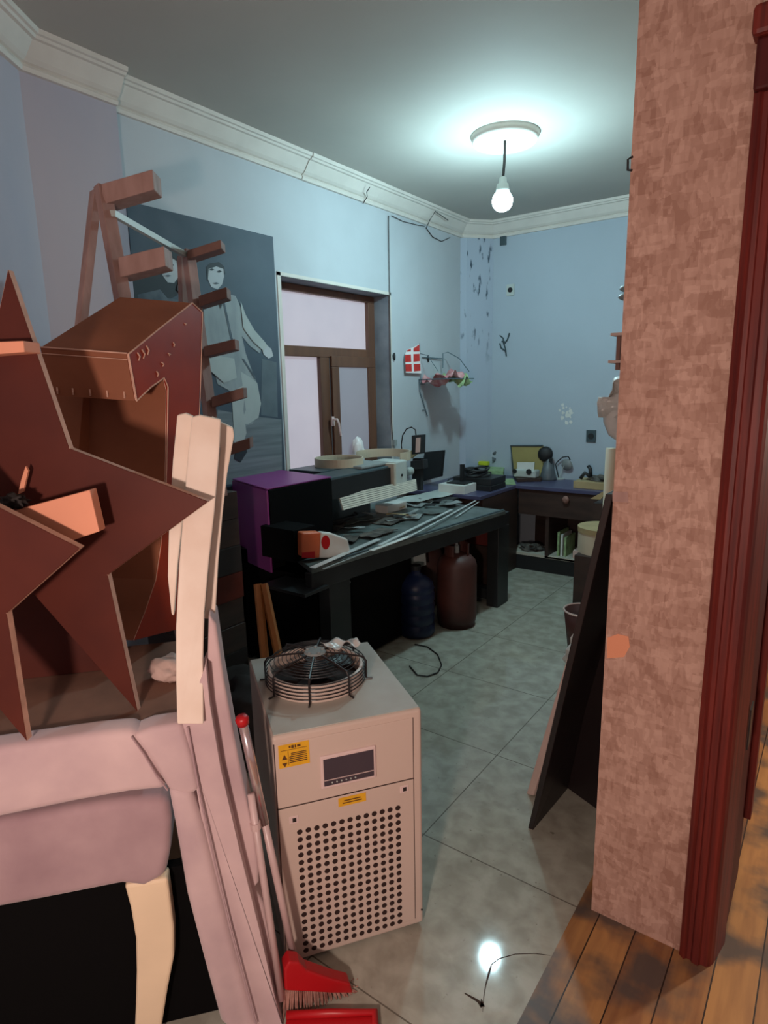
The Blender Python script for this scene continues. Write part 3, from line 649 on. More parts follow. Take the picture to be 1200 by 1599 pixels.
# salmon block between stars
tag(part('board_offcut', MB().prism([SP(x,y,.09) for x,y in ((0,806),(30,795),(140,765),(155,830),(110,845),(40,860),(0,850))], -vn*.03), 'ltpink', bevel=.002), 'pale salmon board offcut wedged between the two stars', 'board')
tag(part('board_offcut', MB().prism([SP(x,y,.05) for x,y in ((-40,535),(36,532),(38,550),(-40,556))], -vn*.06), 'ltpink', bevel=.002), 'short pale batten across the upper left of the large star', 'batten')
tag(part('wood_splinter', MB().prism([SP(x,y,.03) for x,y in ((40,728),(44,735),(36,768),(28,772),(33,750))], -vn*.006), 'ltpink'), 'thin pale splinter standing on the face of the large star', 'splinter')
tag(part('rag', MB().blob(SP(22,782,.07), (.035,.02,.015), .4, 4, 3, 5), 'darkfloor', smooth=True), 'dark rag lying on the tip of the front star', 'rag')
# boxed letter
eA = Ps(200, 553, 1.62); eB = Ps(300, 473, 1.95)
sd = Vector((eB.x-eA.x, eB.y-eA.y, 0)).normalized(); sn = Vector((-sd.y, sd.x, 0))
if sn.dot(C-eA) < 0: sn = -sn
def BX(x, y): return Pp(x, y, eA, sn)
eL = Pz(63, 543, Pv(63,543,(0,0,0)) if False else eA.z)
ext = Ps(63, 543, 1.60)-eA
prof_px = [(200,553),(300,473),(316,487),(311,640),(303,900),(298,985),(210,1000),(228,955),(245,905),(253,850),(259,755),(261,610),(256,590),(213,626)]
BP = [BX(x,y) for x,y in prof_px]
for q in BP: q.z = max(q.z, ZT+.001)
bxt = thing('wooden_letter_box', 'large hollow brown box letter with a sloping top behind the star', 'wooden box', Vector((BP[5].x, BP[5].y, ZT)))
part('front_shell', MB().prism([p+ext*.02 for p in BP], ext*.98, side=0, face=0), ['mdf'], bxt)
part('side_panel', MB().prism([p for p in BP], ext*.02, side=1, face=0), ['mdfred','mdfedge'], bxt, bevel=.0015, seg=1)
def edge(pts, r=.0022, m='mdfedge', par=bxt, nm='glued_edge'):
    return part(nm, MB().tube([BX(x,y)+sn*.001 for x,y in pts], r, 6), m, par)
edge([(200,553),(250,512),(300,473),(314,486)]); edge([(200,553),(207,590),(213,626)]); edge([(213,626),(235,605),(256,590),(262,604),(261,680),(259,755)]); edge([(316,487),(313,600),(309,700)], .0014)
for (x, y, dx, dy) in ((214,551,6,12),(221,546,7,14),(228,540,6,14),(244,580,4,8),(262,552,6,3),(252,566,5,6),(288,505,4,2),(270,535,3,6)):
    part('glue_mark', MB().tube([BX(x,y)+sn*.0015, BX(x+dx*.6,y+dy*.5)+sn*.002, BX(x+dx*.3,y+dy)+sn*.0015], .0022, 5), 'mdfedge', bxt)
for f in (.12,.32,.52,.72,.9):
    q = BP[13]+ext*f; part('glue_mark', MB().tube([q+sn*.0+Vector((.0,-.004,.006)), q+Vector((.004,-.006,.012)), q+Vector((0,-.004,.022))], .0022, 5), 'mdfedge', bxt)
g3 = MB().tube([BP[0]+Vector((0,-.003,.002)), BP[0]+ext+Vector((0,-.003,.002))], .002, 5); part('glued_edge', g3, 'mdfedge', bxt)
g3 = MB().tube([BP[0]+Vector((0,-.003,-.014)), BP[0]+ext+Vector((0,-.003,-.014))], .0012, 5); part('glued_edge', g3, 'mdfedge', bxt)
# pale curved strips
def stripobj(px, off, th, label, m=('strip','stripedge')):
    p = [F(x, y, off+(y-1131)*.00036) for x, y in px]   # leaning back towards the top
    o = part('curved_strip', MB().prism(p, -nf*th, side=1, face=0), list(m), bevel=.003, seg=2); return tag(o, label, 'wooden strip', 'pale curved strips')
stripobj([(300,652),(304,650),(312,648),(345,655),(343,700),(335,800),(326,880),(319,960),(317,1030),(318,1131),(277,1131),(275,1060),(275,980),(280,880),(288,780),(295,700)], .035, .03, 'widest pale curved strip, standing on the corner of the upturned chair')
stripobj([(277,648),(290,645),(302,650),(297,700),(288,790),(278,880),(272,962),(268,960),(262,900),(264,820),(270,720)], .0, .03, 'thin pale curved strip left of the widest one, behind the star tip')
stripobj([(330,650),(346,660),(364,668),(366,680),(355,740),(348,800),(341,880),(336,967),(319,967),(326,880),(335,780),(344,700)], -.02, .04, 'pale curved strip right of the widest one, its lower end cut short')
tag(part('folded_card', MB().blob(Pz(262,1045,ZT+.03), (.05,.04,.028), .25, 2.2, 3, 9), 'boardpink', smooth=True), 'crumpled pale wrapper lying inside the upturned chair behind the strips', 'wrapper')

part('inner_panel', MB().prism([BP[i]+ext*1.0+Vector((0,.004,0)) for i in (7,8,9,10,11)]+[BX(256,592)+ext], ext*.6), 'mdf', bxt)
part('inner_back', MB().prism([BX(300,560)+ext*.1, BX(300,900)+ext*.1, BX(300,900)+ext*1.7, BX(300,560)+ext*1.7], sd*.02), 'mdfdark', bxt)
rb0 = F(190, 1100, -.345); rb1 = rb0+du*.56
tag(part('dark_board', MB().hexa([Vector((p_.x,p_.y,ZT+.002))+o_ for p_, o_ in ((rb0,nf*0),(rb1,nf*0),(rb1,-nf*.016),(rb0,-nf*.016))], [Vector((p_.x,p_.y,ZT+.30))+o_ for p_, o_ in ((rb0,nf*0),(rb1,nf*0),(rb1,-nf*.016),(rb0,-nf*.016))]), 'mdfdark'), 'low dark brown board at the back of the upturned chair, behind both stars', 'board')
# added black panel that stands in for the shade under the chairs
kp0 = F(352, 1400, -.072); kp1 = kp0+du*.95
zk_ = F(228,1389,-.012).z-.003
tag(part('chair_shade_panel', MB().hexa([Vector((p_.x,p_.y,0))+o_ for p_, o_ in ((kp0,nf*0),(kp1,nf*0),(kp1,-nf*.03),(kp0,-nf*.03))], [Vector((p_.x,p_.y,zk_))+o_ for p_, o_ in ((kp0,nf*0),(kp1,nf*0),(kp1,-nf*.03),(kp0,-nf*.03))]), 'pitch', bevel=.002), 'added black sheet standing in for the shade under the velvet chairs', 'board')
# ------------------------------------------------------------ broom and dustpan
bp_ = Pz(500, 1592, 0); btop = Ps(377, 1118, 1.47); 
hb0 = Ps(462, 1508, 1.66)
BR = thing('broom', 'red broom with a red and chrome handle leaning beside the cream chiller', 'broom', Vector((bp_.x, bp_.y, 0)))
mid = hb0.lerp(btop, .60)
part('handle', MB().tube([hb0, hb0.lerp(btop,.3), mid], .0095, 12), 'pole', BR, smooth=True)
part('handle_sleeve', MB().tube([mid, hb0.lerp(btop,.8), hb0.lerp(btop,.985)], [.011,.0115,.0115], 14), 'chrome', BR, smooth=True)
part('grip', MB().tube([hb0.lerp(btop,.97), hb0.lerp(btop,.99), btop], [.014,.0165,.012], 14), 'red', BR, smooth=True, label='red plastic grip')
ba = Ps(446, 1548, 1.62); bb = Ps(550, 1562, 1.70); bd_ = (bb-ba); bd_.z = 0; bdn = bd_.normalized(); bn = Vector((bdn.y,-bdn.x,0))
def BQ(x, y, off=0): return Pp(x, y, ba+bn*off, bn)
hd = [(444,1515),(452,1502),(468,1504),(480,1516),(520,1530),(548,1537),(552,1552),(520,1552),(445,1548)]
part('head', MB().prism([BQ(x,y,.02) for x,y in hd], -bn*.04), 'red', BR, bevel=.006, seg=3, smooth=False)
br = MB()
for i in range(34):
    for r_ in (-.013, 0, .013):
        t = i/33; x = 446+t*104; q0_ = BQ(x, 1546, r_); q1_ = BQ(x+6*(t-.3)+random.uniform(-2,2)+t*6, 1598, r_*1.5+random.uniform(-.004,.004)); q1_.z = max(.002, q1_.z)
        br.tube([q0_, q0_.lerp(q1_,.5)+Vector((0,0,.0)), q1_], [.0022,.0022,.0014], 4)
o = part('bristles', br, 'bristle', BR); o['kind'] = 'stuff'
# dustpan with handle
dtop = Ps(392, 1240, 1.50); dbot = Ps(440, 1560, 1.60)
DP = thing('dustpan', 'red long handled dustpan lying under the broom bristles', 'dustpan', Vector((Pz(520,1605).x, Pz(520,1605).y, 0)))
part('handle', MB().tube([dbot, dbot.lerp(dtop,.5), dtop], .009, 12), 'pole', DP, smooth=True)
part('joint', MB().tube([dbot.lerp(dtop,.84), dbot.lerp(dtop,.87)], .013, 12), 'pole', DP)
c0, c1 = Pz(448,1592,.005), Pz(586,1588,.005); c2, c3 = Pz(590,1680,.005), Pz(430,1690,.005)
part('pan', MB().hexa([c0,c3,c2,c1], [v+Vector((0,0,.006)) for v in (c0,c3,c2,c1)]), 'red', DP, bevel=.002)
rim = MB().tube([c0+Vector((0,0,.014)), c0.lerp(c1,.5)+Vector((0,0,.016)), c1+Vector((0,0,.014)), c2+Vector((0,0,.012))], .010, 10); part('rim', rim, 'red', DP, smooth=True)

# ------------------------------------------------------------ ladder
p1t = Ps(160, 292, 2.2); p1b = Ps(192, 468, 2.2); d1 = (p1b-p1t)/(p1t.z-p1b.z)
zl = p1t.z; foot1 = p1t+d1*(p1t.z-.0)
foot1 = Vector((foot1.x, foot1.y, 0))
LD = thing('step_ladder', 'open wooden ladder rack with stubby treads rising behind the brown boxes', 'ladder', foot1)
def post(a, b_, w, t, mt='ladder', nm='upright', flat=None):
    a, b_ = Vector(a), Vector(b_); ax = (b_-a).normalized(); u = Vector((1,0,0)); u = (u-ax*u.dot(ax)).normalized(); v = ax.cross(u)
    mb = MB().hexa([a-u*w/2-v*t/2, a+u*w/2-v*t/2, a+u*w/2+v*t/2, a-u*w/2+v*t/2], [b_-u*w/2-v*t/2, b_+u*w/2-v*t/2, b_+u*w/2+v*t/2, b_-u*w/2+v*t/2])
    return part(nm, mb, mt, LD, bevel=.002)
post(foot1, p1t, .034, .05)
p2t = Ps(294, 392, 2.75); p2b = Ps(338, 655, 2.72); k2 = (p2b-p2t)/(p2t.z-p2b.z); foot2 = p2t+k2*p2t.z; foot2.z = 0
st2 = Ps(345, 775, 2.72); p2m = st2
post(p2m, p2t, .034, .05)
bk = Ps(150, 300, 2.25); bkb = Ps(131, 470, 2.20); kb = (bkb-bk)/(bk.z-bkb.z); fb3 = bk+kb*bk.z; fb3.z = 0; post(fb3, bk, .034, .03)
bk = Ps(284, 400, 2.8); bkb = Ps(286, 470, 2.86); kb = (bkb-bk)/(bk.z-bkb.z); fb4 = bk+kb*bk.z; fb4.z = 0; post(bk+kb*(bk.z-st2.z), bk, .03, .03)
BS = thing('board_stack', 'dark stack of boards on the floor carrying the far side of the ladder', 'boards', (st2.x-.14, st2.y, 0))
n_ = 9; hh = st2.z/n_
for i in range(n_):
    jx = random.uniform(-.02,.02); part('board', MB().box(st2.x-.42+jx, st2.x-.06+jx*.3, st2.y-.16, st2.y+.14, i*hh, (i+1)*hh-.002), ['darkwood','mdfdark','darkfloor','darkwood'][i%4], BS, bevel=.002)
def tread(xa, ya, xb, yb, s, h=.055, d=.10):
    a = Ps(xa, ya, s); b_ = Pz(xb, yb, a.z) if False else Ps(xb, yb, s*1.0)
    dr = (b_-a); dr.z *= .25; L_ = dr.length; dr.normalize(); v = Vector((-dr.y, dr.x, 0)).normalized()
    if v.dot(C-a) > 0: v = -v
    b_ = a+dr*L_
    b_ = Ps(xb, yb, s)
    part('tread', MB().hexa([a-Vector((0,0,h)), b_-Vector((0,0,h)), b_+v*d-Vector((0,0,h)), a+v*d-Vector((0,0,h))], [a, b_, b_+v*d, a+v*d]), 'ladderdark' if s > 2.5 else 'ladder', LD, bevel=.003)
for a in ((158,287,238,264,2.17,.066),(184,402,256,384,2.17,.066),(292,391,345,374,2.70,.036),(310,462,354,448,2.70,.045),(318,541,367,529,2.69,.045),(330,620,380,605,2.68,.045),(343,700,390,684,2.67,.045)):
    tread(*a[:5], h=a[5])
ba_ = Ps(176, 333, 2.19); bb_ = Ps(290, 398, 2.73)
part('top_bar', MB().tube([ba_, bb_], .015, 4), 'lightgrey', LD)

# ------------------------------------------------------------ poster
pz1 = 2.515; PY0, PY1 = 1.915, 2.895; XP = XL+.004
PO = thing('photo_poster', 'large black and white photo poster of a man in a pale suit and a woman', 'poster', (XL, 2.4, 1.0))
part('sheet', MB().box(XL+.001, XL+.006, PY0, PY1, 1.0, pz1), 'print_bg', PO)
KF = [0]
def flat(px, m, nm, k):
    KF[0] += 1; k = KF[0]*.6
    return part(nm, MB().prism([Px(x, y, XL+.0062+.0004*k) for x, y in px], (.0002,0,0)), m, PO)
flat([(440,655),(441,745),(330,760),(340,640),(395,650)], 'print_floor', 'printed_floor', 0)
flat([(409,560),(432,566),(434,652),(408,648)], 'print_block', 'printed_plinth', 0)
flat([(203,424),(215,410),(238,396),(262,392),(278,405),(284,440),(276,462),(258,470),(300,480),(300,520),(205,500)], 'print_hair', 'printed_hair', 1)
flat([(215,460),(250,452),(262,466),(292,470),(305,500),(300,560),(225,560)], 'print_dress', 'printed_dress', 2)
flat([(253,405),(262,398),(275,402),(280,416),(279,432),(272,442),(262,441),(254,430)], 'print_skin', 'printed_face', 3)
flat([(322,418),(328,411),(342,409),(350,416),(352,428),(344,432),(330,430),(324,440)], 'print_hair', 'printed_hair', 2)
flat([(326,420),(338,416),(349,420),(350,432),(347,444),(340,452),(330,448),(325,436)], 'print_skin', 'printed_face', 3)
flat([(318,470),(330,455),(345,456),(368,462),(376,480),(384,498),(398,518),(412,536),(406,552),(390,540),(378,525),(384,552),(394,580),(402,600),(404,640),(395,662),(372,668),(366,640),(362,612),(340,600),(330,560),(320,520)], 'print_suit', 'printed_suit', 2)
flat([(376,580),(392,590),(402,598),(408,630),(404,652),(388,662),(376,662),(384,640)], 'print_suit2', 'printed_trousers', 3)
flat([(362,612),(384,600),(380,640),(385,676),(378,700),(366,690),(364,650)], 'print_suit2', 'printed_trousers', 3)
flat([(408,540),(416,538),(424,545),(427,556),(420,560),(412,554)], 'print_skin', 'printed_hand', 3)
flat([(348,566),(358,570),(362,580),(352,590),(346,580)], 'print_skin', 'printed_hand', 4)
flat([(368,698),(384,690),(386,706),(376,722),(366,716)], 'print_hair', 'printed_shoe', 4)
flat([(346,462),(349,462),(366,540),(363,542)], 'print_dress', 'printed_lapel', 4)
flat([(378,560),(381,560),(400,590),(398,592)], 'print_dress', 'printed_lapel', 4)

for x, y in ((258,412),(268,414),(331,421),(343,424)): flat([(x-4,y),(x,y-2.2),(x+4,y),(x,y+1.6)], 'print_hair', 'printed_eye', 5)
for x, y in ((263,430),(338,442)): flat([(x-5,y),(x,y-1.2),(x+5,y+.6),(x,y+2)], 'print_dress', 'printed_mouth', 5)
flat([(240,398),(255,388),(275,390),(284,402),(280,408),(262,398),(250,402)], 'print_hair', 'printed_hair', 4)
flat([(276,400),(286,408),(290,440),(284,462),(276,452),(282,430)], 'print_hair', 'printed_hair', 4)
flat([(320,540),(345,556),(366,560),(370,590),(350,598),(330,580)], 'print_suit2', 'printed_sleeve', 4)
flat([(337,452),(343,453),(349,470),(345,482)], 'print_hair', 'printed_collar', 5)
flat([(376,470),(384,492),(398,516),(414,534),(418,540),(412,548),(396,534),(380,512)], 'print_suit2', 'printed_sleeve', 4)
# ------------------------------------------------------------ wall shelf with crumpled prints, and flag
WS = thing('wire_wall_shelf', 'wire shelf on the left wall near the corner, under crumpled prints', 'shelf', (XL, 4.7, 1.6))
q = [Vector((XL+.002,4.53,1.655)), Vector((-2.55,4.37,1.655)), Vector((-2.55,4.80,1.655)), Vector((XL+.002,4.93,1.655))]
sw = MB()
for i in range(4): sw.tube([q[i], q[(i+1)%4]], .005, 6)
for k in range(1, 8): sw.tube([q[0].lerp(q[3],k/8), q[1].lerp(q[2],k/8)], .0025, 5)
part('wire_tray', sw, 'shelfwire', WS)
fx = MB(); fx.tube([Px(655,592,XL+.01), Px(656,612,XL+.01), Px(668,650,XL+.01)], .004, 6); fx.tube([Px(660,558,XL+.01), Px(690,560,XL+.02)], .005, 6)
fx.tube([Px(692,575,XL+.05), Px(692,552,XL+.05), Px(700,550,XL+.08), Px(718,560,-2.75), Px(733,580,-2.6)], .004, 6); fx.tube([Px(655,552,XL+.02),Px(668,555,XL+.1),Px(685,580,-2.75)], .003, 6); fx.tube([Px(655,600,XL+.01), Px(664,600,XL+.01)], .003, 5); fx.tube([Px(660,640,XL+.01), Px(666,640,XL+.01)], .003, 5)
part('bracket', fx, 'shelfwire', WS)
tag(part('crumpled_print', MB().sheet(q[0]+Vector((.02,.01,.01)), (q[1]-q[0])*.95, (q[3]-q[0])*.62, 20, 20, .11, 11, .003, 1), 'pinkprint', smooth=False), 'crumpled pink printed sheet on the left half of the wire shelf', 'printed sheet')
tag(part('crumpled_print', MB().sheet(q[0].lerp(q[3],.5)+Vector((.02,.0,.012)), (q[1]-q[0])*.98, (q[3]-q[0])*.48, 18, 18, .12, 11, .003, 5), 'green', smooth=False), 'crumpled green and white printed sheet on the right half of the wire shelf', 'printed sheet')
FLG = thing('red_sticker_flag', 'white paper flag printed with six red squares on the wall by the shelf', 'flag', Px(645,583,XL+.03))
def fp(x, y, k=0): return Px(x, y, XL+.03+k*.001)
part('paper', MB().prism([fp(*p_) for p_ in ((633,552),(636,546),(646,542),(655,537),(658,583),(634,582))], (.001,0,0)), 'white', FLG)
for sq in (((636,547),(642,544.5),(642,548.5),(635.5,549)), ((646,544),(655,538),(655.5,548.5),(646,549)), ((633,554),(642,553.5),(642.5,565),(633,565.5)), ((646,553),(655.5,552.5),(656,564),(646,565)), ((633.5,569),(643,568.5),(643.5,580),(634,580)), ((646.5,568.5),(656.5,568),(657,579),(647,580))):
    part('red_square', MB().prism([fp(x,y,1.2) for x,y in sq], (.0006,0,0)), 'flagred', FLG)
part('stick', MB().tube([Px(655.5,536,XL+.028), Px(658,600,XL+.02)], .003, 6), 'shelfwire', FLG)
for (x, y, l) in ((616,557,'small dark hook on the wall left of the paper flag'),(669,560,'small dark hook on the wall between flag and shelf bracket')):
    hk = Px(x, y, XL+.01); tag(part('wall_hook', MB().blob(hk, (.012,.012,.03), .2, 3, 2, x), 'blackm', smooth=True), l, 'hook')

# ------------------------------------------------------------ laser machine
MC = thing('laser_engraver', 'large black flatbed cutting machine with a purple end panel under the window', 'machine', (-2.4, 3.1, 0))
bzt = .72
fA, fB = Pz(790,797,bzt), Pz(487,888,bzt)            # front edge far / near
dirf = (fB-fA).normalized()
bkx = -2.86
bedtop = [fA, fB, Vector((bkx, 2.62, bzt)), Vector((bkx, fA.y+.12, bzt))]
dn = Vector((0,0,-.028))
part('bed', MB().hexa([p_+dn for p_ in bedtop][::-1], bedtop[::-1]), 'bed', MC, bevel=.003)
inn = Vector((-1,.0,0))
part('bed_rail', MB().hexa([fA+Vector((-.05,0,-.12)), fB+Vector((-.05,0,-.12)), fB+Vector((-.004,0,-.12)), fA+Vector((-.004,0,-.12))], [fA+Vector((-.05,0,-.0285)), fB+Vector((-.05,0,-.0285)), fB+Vector((-.004,0,-.0285)), fA+Vector((-.004,0,-.0285))]), 'black', MC, bevel=.003)
part('bed_lip', MB().tube([fA+Vector((-.012,-.01,.004)), fB+Vector((-.012,.01,.004))], .007, 6), 'teal', MC)
for yy, nm in ((4.05,'far'),(2.45,'near')):
    X0 = -1.895 if nm == 'far' else -2.1
    part('leg', MB().box(X0-.09, X0, yy-.09, yy+.085, .0 if nm == 'far' else 0, .60), 'black', MC, bevel=.004)
    part('leg', MB().box(-2.85, -2.76, yy-.09, yy+.085, 0, .60), 'black', MC, bevel=.004)
    part('crossbar', MB().box(-2.76, X0-.09, yy-.06, yy+.03, .04, .115), 'black', MC, bevel=.003)
    part('crossbar', MB().box(-2.85, X0-.0, yy-.09, yy+.085, .60, .6915), 'black', MC, bevel=.003)
for yy, X0 in ((4.02,-1.94),): part('caster', MB().lathe([(.03,-.012),(.03,.012)], (X0-.16, yy, .031), 18, (1,0,0)), 'blackm', MC)
# near cabinet below the gantry, lengthened to stand in for shade under the bed
part('base_cabinet_and_shade', MB().box(-2.88, -2.17, 2.36, 3.25, .02, .6915), 'pitch', MC, bevel=.006)
# gantry
gz1 = 1.075
fl_, bl_, far_, fbk_, bf_ = Pz(420,766,gz1), Pz(366,750,gz1), Pz(518,747,gz1), Pz(436,736,gz1), Pz(612,727,gz1)
fbk_.x = -2.915; bl_.x = max(bl_.x, -2.915)
zb_ = Pv(406,896,fl_)
part('gantry_shell', MB().hexa([Vector((p_.x, p_.y, zb_+.02)) for p_ in (bl_, fl_, far_, fbk_)], [bl_, fl_, far_, fbk_], 0), ['pitch'], MC, bevel=.004)
nrm = (fl_-bl_).cross(Vector((0,0,1))).normalized()
if nrm.dot(C-fl_) < 0: nrm = -nrm
part('purple_end_panel', MB().prism([fl_+nrm*.003, bl_+nrm*.003, Vector((bl_.x,bl_.y,zb_-.02))+nrm*.003, Vector((fl_.x,fl_.y,zb_))+nrm*.003], nrm*.012), 'purple', MC, bevel=.004)
up_ = Vector((0,0,.003))
part('purple_cover', MB().prism([fl_+up_+nrm*.012, far_+up_, fbk_+up_, bl_+up_+nrm*.012], (0,0,.008)), 'purple', MC, bevel=.003)
bw = .16
beam_b = .965
part('beam', MB().hexa([Vector((far_.x-.01,far_.y,beam_b)), Vector((bf_.x,bf_.y,beam_b)), Vector((bf_.x-bw,bf_.y+.05,beam_b)), Vector((far_.x-bw,far_.y,beam_b))], [far_+Vector((-.03,0,-.004)), bf_+Vector((-.02,0,-.004)), bf_+Vector((-bw,.05,.012)), far_+Vector((-bw,0,.012))]), 'teal', MC, bevel=.003)
part('beam_front', MB().hexa([Vector((far_.x,far_.y,beam_b-.02)), Vector((bf_.x,bf_.y,beam_b-.02)), Vector((bf_.x-.012,bf_.y,beam_b-.02)), Vector((far_.x-.012,far_.y,beam_b-.02))], [far_+Vector((.0,0,-.012)), bf_+Vector((.0,0,-.012)), bf_+Vector((-.012,0,-.012)), far_+Vector((-.012,0,-.012))]), 'blackm', MC)
# gantry far support and head box
hx = Pz(612, 727, gz1)
hb_ = MB().box(hx.x-.18, hx.x+.02, hx.y+.01, hx.y+.16, .93, 1.10)
part('cross_arm', MB().box(hx.x-.42, hx.x-.17, hx.y+.02, hx.y+.14, .93, 1.0), 'black', MC); hdx = part('head_box', hb_, 'lightgrey', MC, bevel=.012, seg=3)
part('side_plate', MB().box(hx.x-.18, hx.x+.03, hx.y-.014, hx.y+.012, .93, 1.09), 'beige', MC, bevel=.004)
part('knob', MB().lathe([(.009,0),(.009,.004)], (hx.x+.021, hx.y+.09, 1.0), 14, (1,0,0)), 'blackm', hdx)
part('support_post', MB().box(hx.x-.42, hx.x-.30, hx.y+.02, hx.y+.14, bzt, .93), 'black', MC)
part('top_cover', MB().box(hx.x-.24, hx.x-.04, hx.y-.28, hx.y+.02, 1.076, 1.098), 'grey', MC, bevel=.008)
# beige slatted tray under the beam
ta, tb = Px(530,774,-2.43), Px(650,748,-2.43); tc_, td_ = Px(537,797,-2.36), Px(652,766,-2.36)
tr_ = MB(); steps = 7
for i in range(steps):
    t0_, t1_ = i/steps, (i+.8)/steps
    tr_.prism([ta.lerp(tc_,t0_), tb.lerp(td_,t0_), tb.lerp(td_,t1_), ta.lerp(tc_,t1_)], (-.01,0,-.004))
part('slatted_tray', tr_, 'beige', MC)
part('tray_bracket', MB().prism([ta+Vector((-.012,0,0)), tb+Vector((-.012,0,0)), td_+Vector((-.012,0,0)), tc_+Vector((-.012,0,0))], (-.01,0,0)), 'teal', MC)
part('lower_tray', MB().box(-2.34, -2.03, 2.10, 2.28, .60, .615), 'black', MC)
part('control_knob', MB().lathe([(.008,0),(.008,.01)], Vector((-2.169, 2.6, .52)), 10, (1,0,0)), 'lightgrey', MC)
part('label_plate', MB().box(-2.171, -2.167, 2.45, 2.475, .36, .385), 'lightgrey', MC)

# things on the machine
def ring(cx, cy, R_, z, h, a0_, a1_, label, m='drum'):
    mb = MB(); n = 40; P_ = []
    for i in range(n+1):
        a = a0_+(a1_-a0_)*i/n; P_.append((cx+R_*math.cos(a), cy+R_*math.sin(a)))
    t = .008; inn_ = [(cx+(R_-t)*math.cos(a0_+(a1_-a0_)*i/n), cy+(R_-t)*math.sin(a0_+(a1_-a0_)*i/n)) for i in range(n+1)]
    for i in range(n):
        a, b_, c_, d_ = P_[i], P_[i+1], inn_[i+1], inn_[i]
        mb.hexa([(a[0],a[1],z),(b_[0],b_[1],z),(c_[0],c_[1],z),(d_[0],d_[1],z)], [(a[0],a[1],z+h),(b_[0],b_[1],z+h),(c_[0],c_[1],z+h),(d_[0],d_[1],z+h)])
    return tag(part('strip_roll', mb, m, smooth=False), label, 'strip roll')
rc = Pz(524, 722, 1.115)
tbx = thing('flat_box', 'flat teal box on the machine behind the beam, under the round strip roll', 'box', (-2.80, 3.18, .97))
part('body', MB().box(-2.90, -2.63, 2.92, 3.42, .722, 1.06), 'teal', tbx); part('lid', MB().box(-2.905, -2.625, 2.91, 3.43, 1.06, 1.085), 'teal', tbx, bevel=.003)
tbx.location = (-2.76,3.17,.722); 
for ch in [x for x in bpy.data.objects if x.parent == tbx]: 
    for v in ch.data.vertices: v.co -= Vector((-2.76,3.17,.722))-Vector((-2.80,3.18,.97))
ring(-2.715, 3.20, .165, 1.087, .055, 0, 2*PI, 'round cream strip roll on the teal box in front of the window', 'drum')
ring(-2.68, 3.66, .20, 1.08, .062, -.3, 2*PI*.62, 'open curl of cream strip on the window side behind the grey head box', 'drum')
def strip(a, b_, wd, label, z=.728, m='silver', th=.003):
    A_, B2 = Pz(*a, z), Pz(*b_, z); d = (B2-A_).normalized(); n_ = Vector((-d.y, d.x, 0))*wd/2
    mb = MB().hexa([A_-n_, A_+n_, B2+n_, B2-n_], [A_-n_+Vector((0,0,th)), A_+n_+Vector((0,0,th)), B2+n_+Vector((0,0,th)), B2-n_+Vector((0,0,th))])
    return tag(part('metal_strip', mb, m), label, 'metal strip', 'metal strips on the machine bed')
strip((488,887),(592,842), .034, 'wide shiny metal strip overhanging the near end of the machine bed', .735)
strip((580,860),(640,838), .03, 'short pale metal strip at the front edge of the machine bed', .732, 'paper')
strip((592,852),(706,796), .022, 'long shiny metal strip in the middle of the machine bed', .739)
strip((640,838),(702,805), .012, 'narrow bright metal strip beside the long shiny one', .743)
strip((700,806),(743,782), .014, 'thin metal strip near the far end of the bed, left one', .733)
strip((712,808),(748,784), .010, 'thin metal strip near the far end of the bed, right one', .728)
strip((505,889),(600,852), .012, 'dull narrow metal strip along the near front edge', .727, 'grey')
strip((560,868),(655,830), .010, 'grey narrow metal strip just behind the front edge', .727, 'grey')
# scraps
for i, (x, y, w1, w2, sdx) in enumerate(((520,822,.22,.14,1),(560,812,.26,.14,2),(610,812,.24,.16,3),(590,832,.26,.12,4),(640,806,.2,.16,5),(680,798,.2,.14,6),(545,842,.16,.10,7),(655,786,.22,.14,8),(700,786,.16,.12,9))):
    p_ = Pz(x, y, bzt+.012)
    a_ = random.uniform(-.6,.6)+PI/2; u_ = Vector((math.cos(a_), math.sin(a_), 0)); v_ = Vector((-u_.y, u_.x, 0))
    where = ['beside the packaged food bag','under the slatted tray','in the middle of the bed','just behind the long shiny strip','in front of the white carton','near the far strips','at the near end behind the wide strip','beside the grey head box','at the far end near the screen'][i]
    tag(part('cutting_offcut', MB().sheet(p_-u_*w1/2-v_*w2/2, u_*w1, v_*w2, 12, 8, .016, 12, .003, sdx), ['scrap','bed','scrap','scrap','grey','bed','scrap','grey','bed'][i]), 'dark crumpled sheet offcut %s' % where, 'offcut', 'offcuts on the machine bed')
for i in range(14):
    x = random.uniform(540,720); y = 850-(x-500)*.28-random.uniform(6,34); p_ = Pz(x, y, bzt+.02+.001*i)
    a_ = random.uniform(0,PI); w1 = random.uniform(.05,.16); w2 = random.uniform(.02,.06); u_ = Vector((math.cos(a_), math.sin(a_), 0)); v_ = Vector((-u_.y, u_.x, 0))
    tag(part('cutting_scrap', MB().sheet(p_-u_*w1/2-v_*w2/2, u_*w1, v_*w2, 8, 5, .015, 14, .003, 30+i), ['cardboard','grey','beige','scrap','black','grey'][i%6]), 'small loose scrap among the clutter on the machine bed', 'scrap', 'small scraps on the machine bed')
cbx = thing('cable_coil', 'tangle of dark cable at the near end of the machine bed', 'cable', Pz(498,822,.73))
cm = MB(); cp = Pz(528,812,.745)
for k in range(3):
    cm.tube([cp+Vector((math.cos(a)*(.06+.01*k), math.sin(a)*(.15+.015*k), .008*k+.006*math.sin(3*a+k))) for a in [2*PI*i/30 for i in range(30)]], .007, 6, closed=True)
part('loops', cm, 'black', cbx, smooth=True)
bc_ = Pz(470, 876, bzt)
part('end_block', MB().box(-2.45, bc_.x, fB.y+.03, bc_.y+.12, bzt+.001, bzt+.17), 'pitch', MC, bevel=.004)
